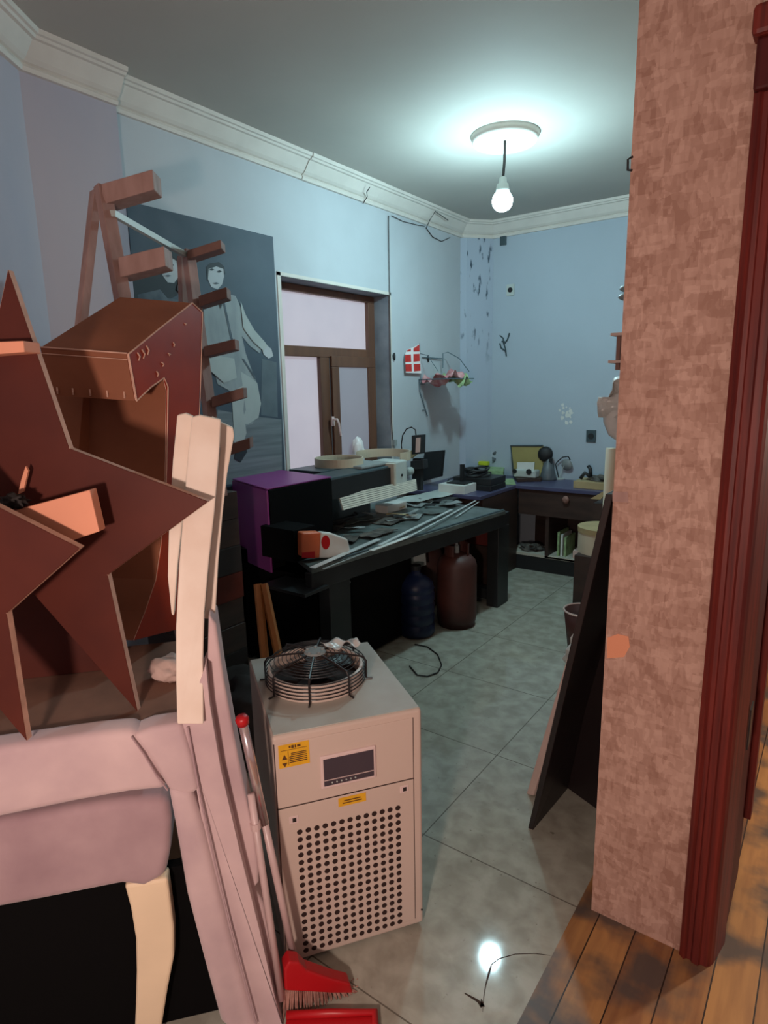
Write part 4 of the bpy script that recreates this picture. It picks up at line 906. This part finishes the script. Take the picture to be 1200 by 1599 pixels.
pk = Pz(505, 872, .722)
PKG = thing('food_bag', 'orange and white packet with a red dot lying at the near end of the machine', 'packet', (pk.x, pk.y, .722))
def FP(x, y, o=0): return Pp(x, y, pk+Vector((.02,0,0))+Vector((1,-.35,0)).normalized()*o, Vector((1,-.35,0)).normalized())
tk = Vector((1,-.35,0)).normalized()
part('orange_side', MB().prism([FP(x,y) for x,y in ((472,832),(502,831),(500,872),(472,870))], -tk*.06), 'orange', PKG, bevel=.01, seg=3)
part('white_side', MB().prism([FP(x,y) for x,y in ((502,831),(520,833),(544,842),(548,860),(532,871),(500,872))], -tk*.05), 'paper', PKG, bevel=.01, seg=3)
part('red_dot', MB().prism([FP(509+6.5*math.cos(a), 847+11*math.sin(a), .002) for a in [2*PI*k/20 for k in range(20)]], -tk*.004), 'red', PKG)
part('printed_band', MB().prism([FP(x,y,.002) for x,y in ((472,863),(492,861),(492,872),(472,871))], -tk*.004), 'red', PKG)
wp = Pz(612, 797, bzt+.001)
tag(part('white_carton', MB().hexa([wp+Vector(v) for v in ((-.06,-.12,0),(.05,-.12,0),(.05,.12,0),(-.06,.12,0))], [wp+Vector(v) for v in ((-.06,-.12,.055),(.05,-.12,.055),(.05,.12,.055),(-.06,.12,.055))]), 'paper', bevel=.004), 'long low white carton lying on the bed in front of the slatted tray', 'carton')
pp_ = Pz(670, 776, bzt+.03)
tag(part('paper_sheet', MB().sheet(pp_+Vector((-.16,-.28,0)), (.22,.03,0), (.06,.62,0), 10, 12, .012, 6, .002, 3), 'lightgrey'), 'pale sheet lying on the bed below the screen', 'sheet')

# under the machine
GC = Pz(717, 985, 0)
def cyl(center, r, h, m, name, label, cat, collar=True):
    t = thing(name, label, cat, (center.x, center.y, 0))
    part('body', MB().lathe([(r*.8,0),(r*.92,.0),(r*.92,.03),(r*.96,.035),(r,.07),(r,h*.74),(r*.93,h*.80),(r*.7,h*.86),(r*.3,h*.885),(.001,h*.89)], (center.x,center.y,0), 36), m, t, smooth=True)
    if collar:
        mb = MB(); n = 26
        for i in range(n):
            a, b_ = 2*PI*.8*i/n, 2*PI*.8*(i+1)/n; R1, R2 = r*.62, r*.58
            f_ = lambda q, R_, z: (center.x+R_*math.cos(q), center.y+R_*math.sin(q), z)
            mb.hexa([f_(a,R1,h*.86),f_(b_,R1,h*.86),f_(b_,R2,h*.86),f_(a,R2,h*.86)], [f_(a,R1,h),f_(b_,R1,h),f_(b_,R2,h),f_(a,R2,h)])
        part('collar', mb, m, t); part('valve', MB().lathe([(.018,0),(.018,.05),(.01,.055),(.01,.07)], (center.x,center.y,h*.885), 12), 'grey', t)
    return t
gcc = GC+Vector((-.08,.11,0))
cyl(gcc, .135, .565, 'gas', 'gas_cylinder', 'rust red gas cylinder standing under the machine bed', 'gas cylinder')
cyl(Pz(672,972,0)+Vector((-.25,.35,0)), .12, .5, 'gas', 'gas_cylinder', 'shorter rust red gas cylinder hidden in the dark behind the other', 'gas cylinder')
JC = Pz(653, 1000, 0)+Vector((-.07,.09,0))
t = thing('water_jug', 'dark blue ribbed water jug on the floor left of the gas cylinder', 'water jug', (JC.x, JC.y, 0))
jr = .12; pf = [(jr*.85,0),(jr,.02)]
for k in range(4): pf += [(jr,.03+k*.07),(jr,.075+k*.07),(jr*.94,.085+k*.07),(jr*.94,.092+k*.07)]
pf += [(jr,.32),(jr*.9,.36),(jr*.5,.40),(.03,.42),(.03,.46),(.001,.462)]
part('body', MB().lathe(pf, (JC.x,JC.y,0), 32), 'blue', t, smooth=True); part('cap', MB().lathe([(.034,.44),(.034,.47),(.001,.472)], (JC.x,JC.y,0), 20), 'blackm', t)
tg = Pz(648, 900, .30)
q = Pp(650,870,Vector((-2.25,3.4,0)),Vector((1,-.5,0)).normalized()); tn = Vector((1,-.5,0)).normalized()
tag(part('white_notice', MB().prism([Pp(x,y,Vector((-2.25,3.4,0)),tn) for x,y in ((628,866),(664,853),(666,882),(641,890),(636,868))], -tn*.004), 'lightgrey'), 'white sheet hanging in the shade under the machine bed', 'sheet')
tag(part('red_crate', MB().box(-2.45, -2.07, 4.15, 4.265, .42, .56), 'redbox', bevel=.006), 'faded red box seen behind the gas cylinder below the bed', 'box')
bpy.data.objects['red_crate'].location.z = .0
RC = bpy.data.objects['red_crate']; RC.location.z = .40
tag(part('wood_stand', MB().box(-2.5, -2.03, 4.145, 4.27, 0, .398), 'darkwood', bevel=.004), 'low dark wooden stand behind the machine leg carrying a red box', 'stand')
tag(part('floor_cable', MB().tube([Pz(x,y,.006) for x,y in ((648,1006),(668,1010),(684,1022),(690,1038),(684,1050),(668,1056),(652,1054),(640,1040))], .004, 6), 'wire', smooth=True), 'loop of dark cable lying on the floor below the blue jug', 'cable')
for i, (a, b_) in enumerate((((403,912),(412,1010)),((412,912),(432,1008)))):
    A_, B2 = Ps(*a, 2.32), Ps(*b_, 2.28); B3 = A_+(B2-A_)*(A_.z/(A_.z-B2.z))
    B3.z = .0
    tag(part('wooden_stick', MB().tube([B3, A_], .016, 6), 'stick'), ['straight yellowish wooden stick leaning behind the chiller','slanting yellowish wooden stick leaning behind the chiller'][i], 'stick')
tag(part('dark_cloth_heap', MB().blob((-1.95,1.72,.18), (.30,.22,.19), .2, 3, 4, 12), 'darkfloor', smooth=True), 'dark heap of cloth on the floor between chiller and machine', 'cloth heap')

# ------------------------------------------------------------ corner counter
CT = thing('corner_desk', 'dark L shaped desk with a navy top in the far corner', 'desk', (-1.7, 5.2, 0))
zc = .75; xr_ = XW0-.002; yF = 4.94; xF = Pz(700,795,zc).x-.0
xF = -2.21
part('desk_top', MB().prism([(-2.74,YB-.03,zc-.03),(xr_,YB-.001,zc-.03),(xr_,yF,zc-.03),(xF,yF,zc-.03),(xF,4.28,zc-.03),(XL+.002,4.28,zc-.03),(XL+.002,5.22,zc-.03)], (0,0,.03)), 'counter', CT, bevel=.003)
part('back_panel', MB().box(xF-.02, xr_, YB-.04, YB-.02, .0, zc-.032), 'darkwood', CT)
part('side_panel', MB().box(XL+.01, xF-.02, 4.30, 4.33, .0, zc-.032), 'darkwood', CT)
part('upper_drawer', MB().box(-2.19, xr_, 4.96, 4.98, .50, zc-.032), 'darkwood', CT)
kn = Py(885,780,4.96); part('knob', MB().blob((kn.x, 4.945, kn.z), (.03,.02,.035), .1, 2, 2, 3), 'ladderdark', CT, smooth=True)
part('divider', MB().box(-1.95, -1.92, 4.98, YB-.04, .13, .50), 'darkwood', CT)
part('shelf', MB().box(-1.92, xr_, 4.98, YB-.04, .13, .145), 'paper', CT, label='pale open shelf near the floor')
part('plinth', MB().box(-2.28, xr_, 4.985, 5.02, 0, .128), 'blackm', CT)
part('plinth_ledge', MB().box(-2.30, -1.2, 4.98, 5.3, .128, .15), 'beige', CT)
part('corner_panel', MB().box(-2.23, -2.21, 4.33, 4.98, .0, zc-.032), 'darkwood', CT)
# papers on shelf
for i, x in enumerate((-1.86,-1.83,-1.80)):
    tag(part('folder', MB().box(x, x+.018, 5.03, 5.25, .152, .36-.02*i), ['green','paper','green'][i]), ['pale green folder at the left of the open desk shelf','white folder between two pale green ones on the desk shelf','pale green folder right of the white one on the desk shelf'][i], 'folder', 'folders on the desk shelf')
tag(part('low_box', MB().box(-1.72, -1.44, 5.02, 5.25, .152, .22), 'boardpink', bevel=.004), 'low pinkish box on the open desk shelf', 'box')
tag(part('debris_pile', MB().blob((-2.13,5.12,.17), (.10,.09,.03), .4, 5, 3, 4), 'scrap'), 'small pile of grey debris on the plinth ledge under the desk', 'debris', kind='stuff')

def onc(x, y): return Pz(x, y, zc)
# monitor on a white carton
mb_ = onc(690, 770); 
m0 = Vector((-2.50,4.46,zc))
tag(part('white_carton', MB().box(-2.60,-2.36,4.30,4.50,zc,zc+.07), 'paper', bevel=.003), 'white carton under the black monitor', 'carton')
MO = thing('monitor', 'small black monitor seen on a stand beside the grey drill stand', 'monitor', (-2.46,4.42,zc+.07))
mn = Vector((-.35,-1,0)).normalized(); mc = Vector((-2.46,4.42,1))
sc_ = [Pp(x, y, mc, mn) for x, y in ((663,706),(692,703),(688,744),(657,752))]
part('screen_housing', MB().prism(sc_, -mn*.03), 'blackm', MO, bevel=.004)
part('stand', MB().box(-2.475,-2.445,4.43,4.46,zc+.07,zc+.22), 'blackm', MO); part('base', MB().box(-2.55,-2.38,4.34,4.48,zc+.07,zc+.082), 'blackm', MO, bevel=.004)
# drill stand
dsb = Vector((-2.52,4.10,bzt))
DS = thing('marking_head_stand', 'black upright tool stand with a small boxy head and looping cable beside the monitor', 'tool stand', dsb)
dY = 4.10
part('base', MB().box(-2.62,-2.36,4.00,4.22,bzt+.0,bzt+.02), 'blackm', DS, bevel=.004)
part('column', MB().prism([Py(x,y,dY) for x,y in ((645,716),(658,716),(657,766),(643,766))], (0,.04,0)), 'blackm', DS)
part('carriage', MB().prism([Py(x,y,dY-.02) for x,y in ((641,720),(661,718),(662,732),(641,734))], (0,.07,0)), 'black', DS, bevel=.004)
hdb = part('head', MB().prism([Py(x,y,dY-.03) for x,y in ((643,680),(658,679),(657,709),(643,710))], (0,.07,0)), 'black', DS, bevel=.004)
part('label', MB().prism([Py(x,y,dY-.032) for x,y in ((650,684),(657,683),(656,706),(649,707))], (0,.002,0)), 'boardpink', hdb)
part('cable', MB().tube([Py(x,y,dY+.02) for x,y in ((650,681),(649,671),(643,667),(635,670),(629,680),(627,695),(629,712),(632,720))], .005, 8), 'wire', DS, smooth=True)
part('motor', MB().lathe([(.03,0),(.03,.05),(.02,.055)], Py(643,735,dY-.02), 16, (-.2,-1,0)), 'lightgrey', DS)
tag(part('wood_offcut', MB().prism([Py(x,y,4.25) for x,y in ((632,706),(644,703),(652,708),(642,716),(632,714))], (0,.03,0)), 'cardboard'), 'small tan wood offcut beside the black tool stand head', 'offcut')
bpy.data.objects['wood_offcut'].location.z -= 0.0
# black recorder boxes and cables
tag(part('recorder_box', MB().box(-2.62,-2.24,4.52,4.80,zc,zc+.045), 'blackm', bevel=.004), 'flat black electronics box on the desk, lower of the two', 'electronics box')
tag(part('recorder_box', MB().box(-2.60,-2.25,4.54,4.82,zc+.045,zc+.10), 'black', bevel=.004), 'flat black electronics box on the desk, upper of the two', 'electronics box')
cb = thing('cable_coil', 'coiled black cables heaped on the flat electronics boxes', 'cable', (-2.45,4.68,zc+.10))
cm = MB()
for k in range(7):
    ce = Vector((-2.47+random.uniform(-.05,.05), 4.68+random.uniform(-.05,.05), zc+.112+k*.009)); rr = random.uniform(.06,.11)
    cm.tube([ce+Vector((math.cos(a)*rr, math.sin(a)*rr*1.1, .01*math.sin(2*a+k))) for a in [2*PI*i/26 for i in range(26)]], .007, 6, closed=True)
part('loops', cm, 'black', cb, smooth=True)
cb2 = MB().tube([Pz(x,y,zc+.02) for x,y in ((694,757),(702,748),(712,745),(720,750),(708,757),(698,752))], .006, 6)
tag(part('desk_cable', cb2, 'black', smooth=True), 'short black cable on the desk between monitor and electronics boxes', 'cable')
tag(part('flat_card', MB().prism([Pz(x,y,zc+.001) for x,y in ((768,750),(802,748),(806,757),(780,757))], (0,0,.006)), 'green'), 'pale green card lying flat on the desk', 'card')
tag(part('parts_box', MB().prism([onc(x,y) for x,y in ((758,746),(786,747),(790,735),(764,734))], (0,0,.07)), 'green', bevel=.003), 'small green patterned box at the desk corner', 'box')
tag(part('grey_tin', MB().prism([onc(x,y) for x,y in ((744,744),(757,745),(762,735),(750,735))], (0,0,.09)), 'grey', bevel=.006), 'grey tin left of the green patterned box', 'tin')
tag(part('navy_box', MB().prism([onc(x,y) for x,y in ((786,741),(796,741),(797,733),(788,733))], (0,0,.09)), 'counter', bevel=.003), 'small navy box right of the green patterned box', 'box')
sp = onc(756,741); tag(part('sponge', MB().box(sp.x-.05,sp.x+.05,sp.y-.03,sp.y+.03,zc+.0905,zc+.13), 'lime', bevel=.01, seg=3), 'lime yellow sponge on top of the grey tin', 'sponge')
sp = onc(775,739); tag(part('plastic_bag', MB().blob((sp.x,sp.y,zc+.155), (.085,.05,.085), .35, 2.5, 4, 8), 'bag', smooth=False), 'crumpled grey plastic bag on the green patterned box', 'bag')
# open case
OC = thing('open_case', 'open case with a yellow lining on the desk against the back wall', 'case', onc(822,748))
cY = 5.36
part('lid', MB().prism([Py(x,y,cY) for x,y in ((798,696),(848,696),(848,745),(803,746))], (0,.025,0)), 'yellowbr', OC, bevel=.004)
part('lid_rim', MB().tube([Py(x,y,cY-.004) for x,y in ((803,745),(798,696),(848,696))], .008, 6), 'teal', OC)
part('tray', MB().prism([Pz(x,y,zc+.001) for x,y in ((803,745),(850,744),(846,752),(808,753))], (0,0,.03)), 'darkwood', OC, bevel=.003)
DM = thing('white_device', 'small white boxy device with a paper flap in front of the yellow lined case', 'device', onc(820,746)+Vector((0,0,.032)))
q = onc(820,750)
part('body', MB().box(q.x-.09,q.x+.12,q.y-.05,q.y+.05,zc+.032,zc+.10), 'lightgrey', DM, bevel=.012, seg=3)
part('flap', MB().prism([Py(x,y,q.y+.0) for x,y in ((808,722),(835,722),(834,738),(808,738))], (0,.008,0)), 'paper', DM)
part('spindle', MB().lathe([(.02,0),(.02,.01)], (q.x-.075,q.y-.051,zc+.085), 14, (0,-1,0)), 'blackm', DM); part('spindle', MB().lathe([(.025,0),(.025,.008)], (q.x+.06,q.y-.051,zc+.088), 14, (0,-1,0)), 'blackm', DM)
# small desk fan
DF = thing('desk_fan', 'small dark round fan on a grey cone foot beside the yellow lined case', 'fan', onc(856,750))
q = onc(856,749); hp_ = Py(852,709,q.y)
part('head', MB().lathe([(.02,-.03),(.055,-.025),(.068,0),(.055,.022),(.02,.03)], hp_, 28, (.2,-1,.1)), 'blackm', DF, smooth=True)
part('foot', MB().lathe([(.075,0),(.078,.01),(.06,.07),(.045,.14),(.02,.17),(.012,.24)], (q.x,q.y,zc), 28), 'bag', DF, smooth=True)
part('clip', MB().prism([Py(x,y,q.y-.02) for x,y in ((858,716),(862,716),(862,728),(857,727))], (0,.015,0)), 'black', DF)
DL = thing('desk_lamp', 'thin grey desk lamp with a round shade bent over the desk', 'lamp', onc(873,748))
q = onc(873,748)
part('base', MB().lathe([(.05,0),(.05,.008),(.01,.012)], (q.x,q.y,zc), 24), 'lightgrey', DL)
part('arm', MB().tube([(q.x,q.y,zc+.01), Py(868,725,q.y), Py(872,720,q.y), Py(879,714,q.y), Py(888,713,q.y), Py(891,718,q.y)], .005, 8), 'blackm', DL, smooth=True)
part('strut', MB().tube([(q.x,q.y,zc+.01), Py(883,722,q.y)], .004, 6), 'lightgrey', DL)
part('shade', MB().lathe([(.05,-.008),(.052,0),(.045,.012),(.015,.02)], Py(886,726,q.y), 26, (.1,1,.2)), 'grey', DL, smooth=True)
# tray with tools
q = onc(930,755)
TT = thing('tool_tray', 'low wooden tray with tools at the right end of the desk', 'tray', (q.x,5.15,zc))
x0_, x1_ = onc(908,757).x, onc(908,757).x+.42
part('tray', MB().box(x0_, x1_, 5.02, 5.26, zc, zc+.06), 'cardboard', TT, bevel=.004)
tag(part('pliers', MB().tube([(x0_+.03,5.1,zc+.07),(x0_+.06,5.12,zc+.12),(x0_+.10,5.12,zc+.09)], .016, 8), 'black', smooth=True), 'black handled tool lying at the left of the tool tray', 'tool')
tag(part('clamp', MB().tube([(x0_+.10,5.16,zc+.07),(x0_+.09,5.16,zc+.15),(x0_+.07,5.17,zc+.17)], .016, 8), 'black', smooth=True), 'black clamp standing up in the tool tray', 'tool')
tag(part('heap_of_bits', MB().blob((x0_+.20,5.13,zc+.075), (.10,.07,.03), .35, 5, 3, 3), 'scrap'), 'heap of dark small parts in the tool tray', 'small parts', kind='stuff')
tag(part('tape_roll', MB().lathe([(.03,-.02),(.055,-.02),(.055,.02),(.03,.02)], (x0_+.26,5.18,zc+.125), 26, (.1,-1,0)), 'yellowbr', smooth=False), 'yellow tape roll standing in the tool tray', 'tape roll')

# ------------------------------------------------------------ things along the right wall
def along(px, py, X): return Px(px, py, X)
# leaning dark board
LB0 = Pz(825,1293,0); 
topX = XW0-.004
bt0 = Px(958, 772, topX)
BD = MB(); far = Vector((0,.9,0)); th_ = Vector((.018,0,.004))
a_ = LB0; b2 = bt0
L2 = Vector((LB0.x+.06, LB0.y+.95, 0)); T2 = Vector((topX, LB0.y+.9, bt0.z))
BD.hexa([a_, a_+Vector((.02,0,0)), L2+Vector((.02,0,0)), L2], [b2+Vector((-.02,0,0)), b2, T2, T2+Vector((-.02,0,0))])
tag(part('leaning_board', BD, 'boardblack', bevel=.002), 'large dark board leaning against the right wall behind the wallpapered wall end', 'board')
LP0 = Pz(825,1240,0); lt = Px(893,1012,-.68)
LP0 = Vector((-.80,2.09,0)); 
wbp = [(823,1240),(832,1243),(905,1020),(902,1008),(893,1012),(884,1032)]
pn = Vector((-.45,-1,0)).normalized(); pc = Pz(826,1241,0)
tag(part('leaning_board', MB().prism([Pp(x,y,pc,pn) for x,y in [(822,1240),(833,1243),(899,1030),(899,1013),(893,1010),(885,1030)]], -pn*.03), 'boardpink', bevel=.004), 'pale board with a rounded top leaning left of the dark board', 'board')
def clampx(q): return Vector((min(q.x, XW0-.004), q.y, max(q.z, .001)))
pcb = pc-pn*.16
tag(part('leaning_board', MB().prism([clampx(Pp(x,y,pcb,pn)) for x,y in [(846,1262),(934,1300),(952,1000),(966,790),(960,780),(935,885)]], -pn*.02), 'boardblack', bevel=.002), 'black panel standing between the slanted dark board and the right wall', 'board')
pc2 = Pz(846,1150,0); 
tag(part('leaning_plank', MB().prism([Pp(x,y,pc,pn)-pn*.5 for x,y in [(846,1150),(857,1150),(896,1000),(887,1000)]], -pn*.05), 'redbox', bevel=.003), 'narrow reddish plank peeping out left of the pale board', 'plank')
# bucket and bag near drum
BK = thing('bucket', 'dull brown bucket on the floor behind the leaning boards', 'bucket', Vector((-.96,3.55,0)))
bk0 = Py(915, 905, 3.62)
part('body', MB().lathe([(.09,0),(.12,.24),(.115,.24),(.088,.01),(.001,.01)], (bk0.x,3.62,0), 28), 'gas', BK, smooth=True); part('rim', MB().tube([(bk0.x+.12*math.cos(a),3.62+.12*math.sin(a),.24) for a in [2*PI*k/28 for k in range(28)]], .006, 6, closed=True), 'boardpink', BK)
tag(part('rubble_bag', MB().blob(Py(912,950,3.05)+Vector((.05,0,-.06)), (.12,.10,.16), .25, 2.5, 4, 2), 'plastic', smooth=False), 'lumpy pinkish bag on the floor beside the leaning boards', 'bag')
RBg = bpy.data.objects['rubble_bag']; RBg.location.z = 0.0
# round drum box on a small cabinet
dp = Py(936, 828, 4.2)
DR = thing('round_box', 'round beige lidded box standing against the right wall', 'round box', (dp.x+.03,4.2,.45))
rD = .165
cD = Vector((Py(905,820,4.2).x+rD, 4.2, 0)); zt2 = Pv(930,826,(cD.x,cD.y-.1,0)); zb2 = Pv(930,866,(cD.x,cD.y-.1,0))
part('body', MB().lathe([(rD*.98,zb2),(rD*.98,zt2-.03),(.001,zt2-.03)], (cD.x,cD.y,0), 40), 'drum', DR, smooth=False); part('lid', MB().lathe([(rD,zt2-.035),(rD*1.01,zt2),(.001,zt2+.002)], (cD.x,cD.y,0), 40), 'cardboard', DR)
tag(part('low_cabinet', MB().box(cD.x-.13, XW0-.003, 4.02, 4.40, 0, zb2-.001), 'darkwood', bevel=.004), 'low dark cabinet under the round beige box', 'cabinet')
# open carton above
cq = Py(945, 775, 3.9)
CB = thing('open_carton', 'brown carton with one raised flap against the right wall', 'carton', (-.9,4.62,0))
part('body', MB().box(Py(930,800,4.62).x+.02, XW0-.004, 4.5, 4.85, 0, .74), 'darkwood', CB); part('flap', MB().prism([Py(x,y,4.5) for x,y in ((922,779),(938,780),(952,764),(945,766))], (0,.05,0)), 'cardboard', CB)
# standing pipe
pA = Px(955, 690, -.62); fy = pA.y
PA = Py(957,700,3.0); PB = Py(948,860,3.0); kp = (PB-PA)/(PA.z-PB.z); pf_ = PA+kp*PA.z; pf_.z = 0
tag(part('standing_pipe', MB().tube([pf_, PA.lerp(pf_,-.0)], .03, 14), 'drum', smooth=True), 'pale upright pipe leaning by the right wall', 'pipe')
# wrapped bundle
bc = Py(962, 635, 3.0)
WR = thing('wrapped_bundle', 'plastic wrapped pale bundle hanging by the right wall above the pipe', 'bundle', Vector((bc.x+.08,3.0,bc.z-.2)))
bunx = Py(958,650,3.0)
part('body', MB().prism([Py(x,y,2.96) for x,y in ((938,625),(950,618),(975,605),(1000,600),(1000,690),(962,690),(948,680),(940,660)) ], (0,.14,0)), 'plastic', WR, bevel=.03, seg=5, smooth=True)
part('wrapping', MB().sheet(Py(934,640,2.95), Py(990,560,2.95)-Py(934,640,2.95), Vector((.02,.16,-.03)), 22, 10, .05, 18, .002, 7), 'plastic', WR)
part('wrapping', MB().sheet(Py(934,652,2.95), Py(934,620,2.95)-Py(934,652,2.95), Vector((.14,.0,.0)), 12, 12, .05, 18, .002, 8), 'plastic', WR)
# wall shelf bits peeping out
SB = thing('wall_rack', 'brown two tier wall rack peeping out beside the wallpapered wall end', 'rack', Px(968,566,XW0))
sY = 3.0
for yy in (523, 565): 
    z_ = Py(966,yy,sY).z; x_ = Py(960 if yy == 523 else 956,yy,sY).x; part('shelf', MB().box(x_, XW0-.001, sY-.06, sY+.3, z_-.006, z_+.006), 'boardpink', SB)
za, zb3 = Py(966,523,sY).z, Py(966,578,sY).z
part('post', MB().box(Py(967,540,sY).x, Py(973,540,sY).x, sY-.04, sY, zb3, za-.006), 'ladderdark', SB)
for (x, y, l) in ((968,453,'upper grey round wall hook plate beside the wall end'),(966,466,'lower grey round wall hook plate beside the wall end')):
    hc = Py(x, y, 3.0); tag(part('hook_plate', MB().lathe([(.001,-.012),(.03,-.01),(.045,0),(.04,.012),(.03,.018)], (hc.x+.045, 3.0, hc.z), 24, (0,0,1)).tube([(hc.x+.045,3.0,hc.z),(XW0-.0,3.0,hc.z)], .008, 8), 'grey', smooth=True), l, 'wall hook')
cl = Py(990, 255, YW-.0)
tag(part('metal_clip', MB().tube([(XW0+.004,YW-.004,cl.z-.016),(XW0-.007,YW+.002,cl.z-.012),(XW0-.008,YW+.002,cl.z+.012),(XW0+.004,YW-.004,cl.z+.014)], .003, 6), 'wire'), 'small bent metal clip at the upper left edge of the wallpaper', 'clip')
# tape marks on the wallpaper
def wq(x, y): return Py(x, y, YW-.0012)
pa = part('tape_patch', MB().prism([wq(x,y) for x,y in ((949,996),(965,990),(982,994),(984,1010),(975,1026),(948,1028))], (0,.001,0)), 'sticker', dwo)
pa = part('tape_patch', MB().prism([wq(x,y) for x,y in ((957,768),(981,768),(982,785),(957,783))], (0,.001,0)), 'ladder', dwo)

# ------------------------------------------------------------ mahogany casing and door jamb
dr = bpy.data.objects.new('door_1', None); COL.objects.link(dr); dr.location = (XW1, YW, 0); dr['kind'] = 'structure'
cz = 2.95
cs = MB(); prf = [(XW1,YW),(XW1,YW-.012),(XW1+.012,YW-.022),(XW1+.02,YW-.014),(XW1+.03,YW-.014),(XW1+.034,YW-.02),(XW1+.05,YW-.022),(XW1+.054,YW-.014),(XW1+.07,YW-.012),(XW1+.078,YW-.004),(XW1+.084,YW+.01),(XW1+.10,YW+.10),(XW1+.092,YW+.115),(XW1,YW+.115)]
part('casing', cs.prism([(x,y,0.0015) for x,y in prf], (0,0,2.30)), 'mahog', dr)
part('casing_cap', MB().box(XW1-.01, XW1+.2, YW-.05, YW+.12, 2.30, 2.36), 'mahog', dr, bevel=.01)
part('casing_cap', MB().box(XW1-.0, XW1+.2, YW-.035, YW+.12, 2.20, 2.30), 'mahogdark', dr, bevel=.006)
part('jamb', MB().box(XW1+.001, XW1+.095, YW+.116, YW+.42, .0015, 2.25), 'mahogdark', dr, bevel=.003)
jl = Pz(1144,1480,0)
part('door_stop', MB().box(XW1+.095, XW1+.115, YW+.40, YW+.46, .22, 2.25), 'mahog', dr, bevel=.003)
part('hinge', MB().box(XW1+.1, XW1+.104, YW+.14, YW+.2, .60, .72), 'wire', dr)

print('verts', sum(len(o.data.vertices) for o in bpy.data.objects if o.type == 'MESH'))
